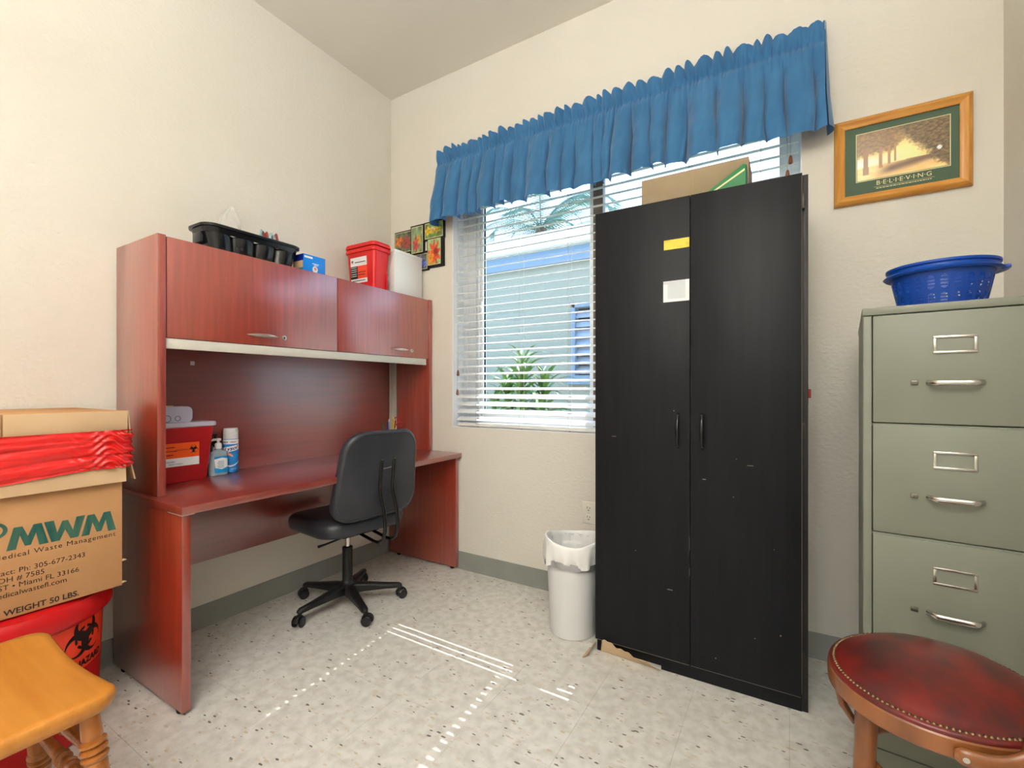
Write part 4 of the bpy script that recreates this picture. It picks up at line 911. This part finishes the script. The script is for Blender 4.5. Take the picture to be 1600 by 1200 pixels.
def forest(u, v):
    glow = math.exp(-((u - .55) / .28) ** 2 - ((v - .40) / .35) ** 2)
    c = mixc((206, 176, 110), (244, 222, 150), glow)
    if v < .5 and u < .5: c = mixc(c, (250, 244, 236), (1 - abs(v - .36) / .22) * (1 - u / .55))
    # ground
    if v < .26 + .05 * u:
        c = mixc((212, 168, 104), (238, 206, 140), fbm(u * 6, v * 14) * .5 + .5)
        sh = math.exp(-((v - (.06 + .26 * u)) / .09) ** 2) * (1 if u > .38 else max(0, (u - .2) / .18))
        c = mixc(c, (104, 76, 58), sh * .95)
        c = mixc(c, (240, 214, 160), max(0, .3 - u))
    # canopy left
    top = .52 + .07 * fbm(u * 9, 2.2) + .05 * fbm(u * 34, v * 30, 8.0) + max(0, u - .38) * 1.15
    if u < .66:
        q = mixc((104, 80, 56), (158, 122, 78), fbm(u * 22, v * 22) * .8 + .45); q = mixc(q, (226, 196, 120), max(0, (u - .40) / .34)); c = mixc(c, q, (v - top) / .07 + .5)
    # canopy right
    edge = .62 + .36 * (1 - v) ** 2 - .20 * max(0, v - .5) * 2 + .05 * fbm(v * 12, 5.0) + .06 * fbm(u * 30, v * 30, 3.0)
    c = mixc(c, mixc((82, 66, 50), (136, 112, 74), fbm(u * 24, v * 24, 6.0) * .8 + .45), (u - edge) / .10 + .4)
    # trunks
    for (tx_, tw, b_) in ((.10, .030, .10), (.27, .020, .20), (.365, .014, .25), (.43, .010, .29)):
        if abs(u - tx_) < tw * (1 + .8 * max(0, .2 - (v - b_)) + .5 * max(0, v - .45)) and b_ < v < .66: c = mixc((138, 100, 64), (182, 140, 92), (tx_ - .1) * 2)
    if (u - .90) ** 2 / .0006 + (v - .40) ** 2 / .0022 < 1: c = (250, 240, 226)
    return c
picture('print', PF, forest, (ix0, -.0068, iz0), (ix1 - ix0, 0, 0), (0, 0, iz1 - iz0), 130, 80)
lt_ = MB(); put_flat(lt_, text_geo('B·E·L·I·E·V·I·N·G', .0235, bold=.0002, space=1.04, align='CENTER'), lambda a, b_: (2.735 + a, -.0066, 1.9195 + b_)); lt_.build('lettering', CREAM, PF, smooth=0)
lt_ = MB(); lt_.box(2.645, 2.825, -.0066, -.006, 1.9125, 1.9133)
random.seed(5); x_ = 2.652
while x_ < 2.815:
    wl = random.uniform(.003, .010); lt_.box(x_, x_ + wl, -.0066, -.006, 1.9055, 1.9085); x_ += wl + .002
lt_.build('lettering', CREAM, PF, smooth=0)

FC = thing('flower_collage', 'black collage frame of overlapping flower photographs in the corner', 'picture', (.26, 0, 1.89))
def flower(bgc, spots, seed):
    def f(u, v):
        k_ = fbm(u * 5 + seed, v * 5, seed) * .5 + .5
        c = mixc(bgc[0], bgc[1], k_)
        for (a, b_, r, col, pet) in spots:
            an = math.atan2(v - b_, u - a); d_ = math.hypot(u - a, v - b_) / (r * (1 + .3 * cos(an * pet + seed)))
            if d_ < 1: c = mixc(col, tuple(q * .55 for q in col), (fbm(u * 14, v * 14, seed) * .6 + .35) if d_ > .25 else .7)
        return c
    return f
GREENS = ((70, 84, 62), (150, 176, 130)); DK = ((40, 44, 40), (110, 130, 96))
photos = [(.048, 2.035, .155, .142, 0, flower(DK, [(.26, .55, .24, (236, 120, 40), 5), (.7, .45, .3, (170, 70, 60), 8)], 1.1)),
          (.202, 2.012, .104, .180, 1, flower(GREENS, [(.4, .32, .26, (206, 74, 70), 6), (.7, .5, .18, (214, 160, 60), 4)], 2.3)),
          (.316, 2.090, .156, .106, 0, flower(((80, 76, 60), (120, 190, 80)), [(.22, .52, .25, (246, 196, 30), 5), (.66, .5, .22, (220, 190, 40), 6), (.45, .6, .12, (238, 190, 170), 4)], 3.7)),
          (.345, 1.915, .112, .172, 1, flower(((90, 150, 80), (170, 200, 150)), [(.52, .45, .46, (232, 84, 44), 9), (.2, .25, .25, (250, 150, 30), 5), (.65, .5, .16, (150, 30, 20), 12)], 4.2)),
          (.190, 1.900, .150, .108, 0, flower(((50, 48, 50), (96, 110, 80)), [(.5, .6, .3, (120, 120, 210), 6), (.85, .3, .18, (110, 120, 220), 7)], 5.5)),
          (.075, 1.925, .110, .108, 0, flower(((90, 170, 50), (170, 216, 90)), [(.4, .5, .2, (240, 240, 200), 5)], 6.1))]
MB().box(.335, .478, -.010, 0, 1.902, 2.105).box(.046, .208, -.012, 0, 2.028, 2.182).box(.196, .312, -.016, 0, 2.004, 2.199).box(.310, .482, -.012, 0, 2.082, 2.202).box(.18, .35, -.010, 0, 1.892, 2.02).box(.068, .19, -.009, 0, 1.918, 2.04).build('backing', INKTX, FC, bevel=.001)
for i, (a, b_, w_, h_, up_, fn) in enumerate(photos):
    y_ = -(.0125, .0165, .0125, .0165, .0105, .0095)[i]
    if i == 3: MB().box(a - .001, a + w_ + .012, y_ + .001, 0, b_ - .004, b_ + h_ + .004).build('photo_mount', INKTX, FC, smooth=0)
    MB().box(a + .003, a + w_ - .003, y_, y_ + .001, b_ + .003, b_ + h_ - .003).build('photo_border', CREAM, FC, smooth=0)
    picture('photo', FC, fn, (a + .0065, y_ - .0004, b_ + .0065), (w_ - .013, 0, 0), (0, 0, h_ - .013), 22, 22)

# ================================================================== FILE CABINET
FA = rad(-5); FO = (2.534, -.710, 0); FW, FD, FH = .372, .60, 1.34
FCB = thing('file_cabinet', 'khaki grey steel filing cabinet against the right wall', 'file cabinet', FO, FA)
FM = ROOTM[FCB.name]
F_ = lambda: MB(FM)
fb_ = F_(); fb_.box(0, .002, 0.004, FD, .0, FH - .022).box(FW - .002, FW, 0.004, FD, .0, FH - .022).box(0, FW, FD - .002, FD, 0, FH - .022)
fb_.build('case', STEELP, FCB)
F_().box(.001, .0195, -.001, .03, 0, FH - .0225).build('front_stile', STEELP, FCB, bevel=.002); F_().box(FW - .0195, FW - .001, -.001, .03, 0, FH - .0225).build('front_stile', STEELP, FCB, bevel=.002)
F_().box(-.002, FW + .002, -.004, FD, FH - .021, FH).build('top_cap', STEELP, FCB, bevel=.004)
F_().box(.0195, FW - .0195, .012, .03, 0.0, FH - .0225).build('inner_face', GAP, FCB)
F_().box(.0195, FW - .0195, -.001, .02, 0.0, .055).build('base_rail', STEELP, FCB, bevel=.002)
ztop = 1.302
HND = 0.114
for k in range(4):
    zt = (1.3165, 1.022, .727, .433)[k]; zb = (1.033, .738, .444, .060)[k] if k < 3 else .149
    zb = (1.0285, .734, .4395, .148)[k]
    d = F_().box(.0215, FW - .0215, -.006, .012, zb, zt).build('drawer', STEELP, FCB, bevel=.003)
    if k < 3: F_().box(.0195, FW - .0195, -.002, .013, zb - .0095, zb - .0025).build('divider_rail', STEELP, FCB, bevel=.001)
    lx, lz = FW / 2 - .002, zt - .085
    lf = F_(); w2, h2 = .041, .0225
    lf.box(lx - w2, lx + w2, -.0095, -.006, lz + h2 - .006, lz + h2).box(lx - w2, lx + w2, -.0095, -.006, lz - h2, lz - h2 + .006).box(lx - w2, lx - w2 + .007, -.0095, -.006, lz - h2 + .006, lz + h2 - .006).box(lx + w2 - .007, lx + w2, -.0095, -.006, lz - h2 + .006, lz + h2 - .006)
    lf.build('label_holder', CHROME, d, bevel=.0012)
    hz = zt - .182; hp = []
    for i in range(15):
        t_ = i / 14; hp.append((lx - .052 + .104 * t_, -.008 - .022 * min(1, math.sin(pi * t_) * 2.2), hz))
    F_().tube(hp, .0072, 10, flat=(1.0, .55)).build('handle', CHROME, d, smooth=60)
    F_().box(lx - .085, lx - .070, -.012, -.006, hz - .005, hz + .006).build('latch_button', mat('latch_metal', (120, 116, 104), .35, metal=.8), d, bevel=.0015)
F_().box(.0195, FW - .0195, -.001, .012, .055, .143).build('kick_panel', STEELP, FCB, bevel=.002)

# blue basket on the file cabinet
BKc = Vector((2.738, -.50, FH + .0022)); 
BK = thing('blue_basket', 'round blue perforated plastic basket on the filing cabinet', 'basket', BKc)
BH, BR0, BR1 = .126, .092, .117
NB = 24
def brad(z): return BR0 + (BR1 - BR0) * (z / BH) ** .9
bm_ = MB()
# wall with two rows of oblong slots: cells of vertical bars and thin cross ribs
rows = [(0.0, .010, 0), (.010, .044, 1), (.044, .054, 0), (.054, .092, 1), (.092, .126, 0)]
vs = []; fs = []
def bp(a, z, off=0.0): r = brad(z) + off; return Vector((BKc.x + r * cos(a), BKc.y + r * sin(a), BKc.z + z))
for (za, zb, holes) in rows:
    if not holes:
        bm_.grid(lambda u, v: bp(2 * pi * u, za + (zb - za) * v), NB * 4, 2, closed_u=True)
    else:
        for k in range(NB):
            a0_ = 2 * pi * k / NB; aw = 2 * pi / NB
            # side bars beside an oblong slot (rounded): left part and right part
            def edge(v): return .5 * (.58 * (1 - abs(2 * v - 1) ** 4) ** .5)
            bm_.grid(lambda u, v: bp(a0_ + aw * (u * (.5 - edge(v))), za + (zb - za) * v), 2, 10)
            bm_.grid(lambda u, v: bp(a0_ + aw * (.5 + edge(v) + u * (.5 - edge(v))), za + (zb - za) * v), 2, 10)
            for q in range(1, 4):
                zc = za + (zb - za) * q / 4
                bm_.grid(lambda u, v: bp(a0_ + aw * (.18 + .64 * u), zc - .0020 + .0040 * v, -.002), 2, 1)
bm_.lathe([(0, .0006), (BR0, .0006)], NB * 4, Matrix.Translation(BKc))
bm_.build('body', BLUEPL, BK, solid=.0022, smooth=40)
MB().lathe([(BR1 - .002, BH - .022), (BR1 + .009, BH - .022), (BR1 + .014, BH - .017), (BR1 + .009, BH - .012), (BR1 + .003, BH - .010), (BR1 + .003, BH - .004), (BR1 + .008, BH), (BR1 + .008, BH + .006), (BR1 - .004, BH + .006), (BR1 - .004, BH - .022)], 64, Matrix.Translation(BKc), caps=False).build('rim', BLUEPL, BK)
MB().rings([[BKc + Vector(((BR1 + .006 + r_) * cos(a), (BR1 + .006 + r_) * sin(a), BH - .024 + z_)) for r_, z_ in ((0, 0), (.018, .004), (.018, .012), (0, .012))] for a in [rad(-10 + 40 * k / 10 - 10) for k in range(11)]]).build('handle', BLUEPL, BK, bevel=.001)

# ================================================================== ROUND CHAIR (right foreground)
RCx, RCy, RZ = 2.625, -1.0, .513
RB = thing('bentwood_chair', 'bentwood chair with a round oxblood leather seat and nailhead trim', 'chair', (RCx, RCy, 0))
RM = Matrix.Translation((RCx, RCy, 0)) @ Matrix.Rotation(rad(-38), 4, 'Z') @ Matrix.Diagonal((.955, 1.045, 1, 1))
SR = .1905
MB().lathe([(SR - .03, RZ - .052), (SR - .004, RZ - .052), (SR, RZ - .048), (SR + .001, RZ - .030), (SR, RZ - .017), (SR - .004, RZ - .013), (SR - .03, RZ - .014)], 96, RM, caps=False).build('seat_rim', BENT, RB)
MB().lathe([(SR - .003, RZ - .0155), (SR - .0015, RZ - .010), (SR - .004, RZ - .006), (SR - .010, RZ - .004), (SR - .016, RZ - .002), (SR - .024, RZ + .004), (SR - .045, RZ + .016), (SR - .08, RZ + .027), (SR - .12, RZ + .033), (.0, RZ + .035)], 96, RM, caps=False).build('seat_pad', LEATH, RB, smooth=60)
nl = MB(); NN = 128
for k in range(NN):
    a = 2 * pi * k / NN; M = Matrix.Translation(RM @ Vector(((SR - .0115) * cos(a), (SR - .0115) * sin(a), RZ - .0042)))
    nl.lathe([(.0042, 0), (.0034, .0018), (.0016, .0030), (0, .0033)], 6, M)
stuff(nl.build('nailhead_trim', BRASS, RB, smooth=60))
def leg_pt(a, r, z): return RM @ Vector((r * cos(rad(a + 38)), r * sin(rad(a + 38)), z))
for a in (204, 145, 22, -62):
    MB().tube([leg_pt(a, .132, RZ - .030), leg_pt(a, .135, .36), leg_pt(a, .145, .18), leg_pt(a, .165, .0)], [.0215, .020, .0175, .014], 14).build('leg', BENT, RB, smooth=60)
MB().tube([leg_pt(k * 6, .120, .318) for k in range(60)], .0095, 10, closed=True, flat=(1.2, .8)).build('ring_stretcher', BENT, RB, smooth=60)
for (a0_, a1_) in ((178, 187), (168, 160)):
    MB().tube([leg_pt(a0_, .166, RZ - .050), leg_pt(a0_ + (a1_ - a0_) * .15, .168, RZ - .075), leg_pt(a0_ + (a1_ - a0_) * .5, .162, .405), leg_pt(a1_, .140, .375)], [.010, .010, .009, .006], 8).build('corner_brace', BENT, RB, smooth=60)
def arcp(a0_, a1_, r0_, r1_, z0_, z1_, n=10): return [leg_pt(a0_ + (a1_ - a0_) * i / n, r0_ + (r1_ - r0_) * (i / n), z0_ + (z1_ - z0_) * (i / n) ** 4) for i in range(n + 1)]
BA = -22
for s_ in (-1, 1):
    MB().tube(arcp(BA + s_ * 70, BA + s_ * 30, SR + .007, SR + .024, RZ - .036, RZ + .05, 14), [.007] + [.0125] * 14, 10, flat=(1.25, .75)).build('hip_brace', BENT, RB, smooth=60)
    sp = leg_pt(BA + s_ * 66, SR + .010, RZ - .036); MB().tube([sp, sp + (sp - Vector((RCx, RCy, sp.z))).normalized() * .008], .005, 10).build('screw', CHROME, RB)
hoop = []
for i in range(25):
    t_ = i / 24; a = BA - 38 + 76 * t_; zz = .45 + .50 * math.sin(pi * t_) ** .55; hoop.append(leg_pt(a, .190 + .06 * math.sin(pi * t_) ** .6, zz))
MB().tube(hoop, .0135, 10).build('back_hoop', BENT, RB, smooth=60)

# ================================================================== WOODEN STOOL (left foreground)
WS = thing('wooden_stool', 'honey oak saddle-seat stool with turned legs in front of the red bin', 'stool', (.86, -2.08, 0))
wx0, wx1, wy0, wy1, wz = .600, 1.105, -2.285, -1.868, .458
ol = []
def ws_outline():
    pts = rrect(wx1 - wx0, wy1 - wy0, .05, 7, (wx0 + wx1) / 2, (wy0 + wy1) / 2); full = []
    n = len(pts)
    for i in range(n):
        a, b_ = pts[i], pts[(i + 1) % n]; L = math.hypot(a[0] - b_[0], a[1] - b_[1]); c_ = 14 if L > .1 else 1
        for k in range(c_): full.append((a[0] + (b_[0] - a[0]) * k / c_, a[1] + (b_[1] - a[1]) * k / c_))
    return full
def ws_pt(p, s_, dz):
    cx, cy = (wx0 + wx1) / 2, (wy0 + wy1) / 2; x_ = cx + (p[0] - cx) * s_; y_ = cy + (p[1] - cy) * s_
    t_ = (x_ - cx) / ((wx1 - wx0) / 2); u_ = (y_ - cy) / ((wy1 - wy0) / 2)
    dip = -.010 * cos(min(1, abs(t_)) * pi / 2 * 1.15)
    y_ -= .010 * math.copysign(1, u_) * abs(u_) ** 3 * cos(min(1, abs(t_ + .1)) * pi / 2) 
    return Vector((x_, y_, wz + dz + dip))
wo = ws_outline()
MB().rings([[ws_pt(p, s_, dz) for p in wo] for s_, dz in ((.93, -.040), (.975, -.034), (.995, -.022), (1.0, -.012), (.992, -.004), (.975, -.0005), (.9, 0), (.6, 0), (.3, 0), (.08, 0))]).build('seat', OAK, WS, smooth=50)
def turned(A, B, r, name, beads):
    A, B = Vector(A), Vector(B); L = (B - A).length; d_ = (B - A) / L; P = []; R_ = []
    n = 80
    for i in range(n + 1):
        t_ = i / n; rr = r * (.78 + .30 * math.sin(pi * min(1, t_ * 1.02)) ** .8)
        for b_ in beads:
            q = abs(t_ - b_) * L
            if q < .006: rr = max(rr, r * 1.0) + .0042 * math.sqrt(max(0, 1 - (q / .006) ** 2))
            elif q < .010: rr -= .0022
        P.append(A + d_ * (L * t_)); R_.append(rr)
    return MB().tube(P, R_, 16).build(name, OAKV, WS, smooth=45)
lg_t = [((1.045, -1.912, .418), (1.115, -1.885, 0)), ((.70, -1.925, .418), (.65, -1.885, 0)), ((1.035, -2.235, .418), (1.085, -2.27, 0)), ((.715, -2.235, .418), (.665, -2.27, 0))]
for A, B in lg_t: turned(A, B, .0205, 'leg', (.17, .205, .24, .62, .655, .69))
def on(leg, z): A, B = Vector(lg_t[leg][0]), Vector(lg_t[leg][1]); t_ = (z - A.z) / (B.z - A.z); return A.lerp(B, t_)
for (a, b_, z_) in ((0, 1, .325), (0, 1, .225), (2, 3, .325), (2, 3, .225), (0, 2, .27), (1, 3, .27)):
    turned(on(a, z_), on(b_, z_), .0125, 'stretcher', (.42, .46, .54, .58))

# ================================================================== RED BIN + BOX
BCx, BCy = .25, -1.88
RBn = thing('red_waste_bin', 'round red plastic biohazard bin with a lid under the cardboard box', 'bin', (BCx, BCy, 0))
BM = Matrix.Translation((BCx, BCy, 0)); LZ = .470
MB().lathe([(.205, .0005), (.214, .004), (.217, .016), (.232, .386), (.232, .40), (.224, .40), (.205, .02), (0, .018)], 64, BM).build('body', REDPL, RBn)
MB().lathe([(.236, .383), (.2385, .383), (.2395, .392), (.255, .397), (.257, .404), (.2545, .440), (.247, .456), (.225, .464), (.12, .469), (0, LZ - .0005)], 64, BM).build('lid', REDPL, RBn, smooth=40)
def cyl_pt(a, z, e=.0015): r = .217 + (z - .016) / .37 * .015 + e; return Vector((BCx + r * cos(a), BCy + r * sin(a), z))
LC, LZc = rad(37), .318
MB().grid(lambda u, v: cyl_pt(LC + (u - .5) * rad(50), LZc - .088 + .176 * v), 16, 4).build('warning_label', ORRED, RBn, fix=False, smooth=60)
pt = MB(); put_flat(pt, bio_geo(.072), lambda a, b_: cyl_pt(LC + a / .228, LZc + .012 + b_, .0025)); put_flat(pt, text_geo('BIOHAZARD', .028, bold=.0012, align='CENTER'), lambda a, b_: cyl_pt(LC + a / .228, LZc - .078 + b_, .0025)); pt.build('label_print', INKTX, RBn, smooth=0)

BXx1, BXy0, BXy1 = .472, -2.115, -1.658
XB = thing('medical_waste_box', 'brown cardboard medical waste box with red liner on the red bin', 'box', (.24, -1.89, LZ))
MB().box(.02, BXx1, BXy0, BXy1, LZ, .870).build('carton', KRAFT, XB, bevel=.002)
# folded down flaps around the top of the body
fp = MB()
def flap(A, B, n, z0_, z1_, spread, t_=.004):
    A, B, n = Vector(A), Vector(B), Vector(n); mb = MB()
    vs = []
    for P in (A, B):
        for (o_, z_) in ((0.002, z1_), (spread, z0_), (spread + t_, z0_), (t_ + .002, z1_)): vs.append(P + n * o_ + Vector((0, 0, z_)))
    mb.add(vs, [(0, 1, 5, 4), (1, 2, 6, 5), (2, 3, 7, 6), (3, 0, 4, 7), (0, 3, 2, 1), (4, 5, 6, 7)]); return mb
flap((BXx1, BXy0, 0), (BXx1, BXy1 + .004, 0), (1, 0, 0), .815, .975, .016).build('folded_flap', KRAFTL, XB)
flap((.03, BXy1, 0), (BXx1 - .004, BXy1, 0), (0, 1, 0), .815, .975, .034).build('folded_flap', KRAFTL, XB)
# red liner band
def liner(u, v):
    x0_, x1_, ya, yb = .028, BXx1 + .008, BXy0, BXy1 + .012
    per = [(x0_, yb), (x1_ - .01, yb), (x1_, yb - .012), (x1_, ya)]
    L = [0]; 
    for i in range(3): L.append(L[-1] + math.hypot(per[i + 1][0] - per[i][0], per[i + 1][1] - per[i][1]))
    s_ = u * L[-1]
    i = 0
    while i < 2 and s_ > L[i + 1]: i += 1
    t_ = (s_ - L[i]) / (L[i + 1] - L[i]); x_ = per[i][0] + (per[i + 1][0] - per[i][0]) * t_; y_ = per[i][1] + (per[i + 1][1] - per[i][1]) * t_
    nx, ny = ((0, 1), (.7, .7), (1, 0))[i]
    near = math.exp(-((s_ - L[2]) / .10) ** 2)
    f1 = v * 3.2 + .35 * sin(s_ * 5 + 1) + .9 * (s_ - L[2]) * (1 - near)
    out_ = .010 + .007 * (abs(sin(pi * f1)) ** .6) + .006 * near * sin(v * 34 + 5 * sin(s_ * 60)) + .004 * fbm(s_ * 9, v * 5, 1.7) + .003 * fbm(s_ * 3, v * 22, 4.2)
    bot = .862 - .018 * (1 - math.exp(-((s_ - L[2]) / .3) ** 2)) + .004 * sin(s_ * 14)
    z_ = bot + (.985 - bot) * v
    return Vector((x_ + nx * out_, y_ + ny * out_, z_))
MB().grid(liner, 220, 44).build('red_liner', REDBAG, XB, fix=False, smooth=180)
# lid panels
lid = MB().box(.012, BXx1 + .006, BXy0 - .004, BXy1 + .010, .978, 1.047); lid.build('top_flap', KRAFT, XB, bevel=.003)
MB().box(BXx1 + .006, BXx1 + .011, -1.930, BXy1 + .011, .968, 1.046).build('front_flap', KRAFTL, XB, bevel=.0015)
MB().box(BXx1 + .006, BXx1 + .011, BXy0, -1.934, .962, 1.044).build('front_flap', KRAFTL, XB, bevel=.0015)
flap((.03, BXy1 + .010, 0), (BXx1 + .004, BXy1 + .010, 0), (0, 1, 0), .968, 1.046, .008).build('side_flap', KRAFTL, XB)
# torn corner bits
for z_ in (.476, .548): MB().add([(BXx1 - .001, BXy1 - .004, z_), (BXx1 + .002, BXy1 + .012, z_ + .004), (BXx1, BXy1 + .002, z_ + .010), (BXx1 - .004, BXy1, z_ + .003)], [(0, 1, 2), (0, 2, 3), (0, 3, 1), (1, 3, 2)]).build('torn_edge', KRAFTL, XB, smooth=0)
# printing (faces +x, reads towards +y)
def onb(y_, z_): return lambda a, b_: (BXx1 + .0008, y_ + a, z_ + b_)
Mp = [(0, 0), (.17, 1), (.37, 1), (.5, .52), (.63, 1), (.83, 1), (1, 0), (.77, 0), (.69, .60), (.57, .08), (.43, .08), (.31, .60), (.22, 0)]
def letterpoly(mb, pts, y_, z_, w_, h_, sh=.0):
    bm2 = bmesh.new(); vv = [bm2.verts.new((a * w_ + b_ * sh, b_ * h_, 0)) for a, b_ in pts]; bm2.faces.new(vv); bmesh.ops.triangulate(bm2, faces=bm2.faces[:])
    bm2.verts.index_update(); vs = [(v.co.x, v.co.y) for v in bm2.verts]; fs = [tuple(v.index for v in f.verts) for f in bm2.faces]; bm2.free()
    put_flat(mb, (vs, fs), onb(y_, z_))
logo = MB()
letterpoly(logo, Mp, -1.922, .661, .087, .063)
letterpoly(logo, [(1 - a, 1 - b_) for a, b_ in Mp], -1.845, .661, .093, .063)
letterpoly(logo, Mp, -1.761, .659, .086, .063)
rg = [rad(-75 + 150 * i / 20) for i in range(21)]
n0 = len(logo.v); 
logo.add([(BXx1 + .0008, -1.955 + .036 * cos(a), .722 + .026 * sin(a)) for a in rg] + [(BXx1 + .0008, -1.955 + .027 * cos(a), .722 + .018 * sin(a)) for a in rg], [(i, i + 1, i + 22, i + 21) for i in range(20)])
lo2 = logo.build('printed_logo', INKGR, XB, smooth=0)
def line(s, yr, z_, size, **k): put_flat(MB(), text_geo(s, size, align='RIGHT', **k), onb(yr, z_)).build('printed_text', INKBK, XB, smooth=0)
line('Medical Waste Management', -1.676, .639, .0205, space=1.16)
line('Contact: Ph: 305-677-2343', -1.751, .594, .0205)
line('DOH # 7585', -1.843, .573, .0205)
line('66 ST • Miami FL 33166', -1.766, .5525, .0205)
line('medicalwastefl.com', -1.794, .531, .0205)
line('MAXIMUM WEIGHT 50 LBS.', -1.766, .479, .0225, bold=.0005)
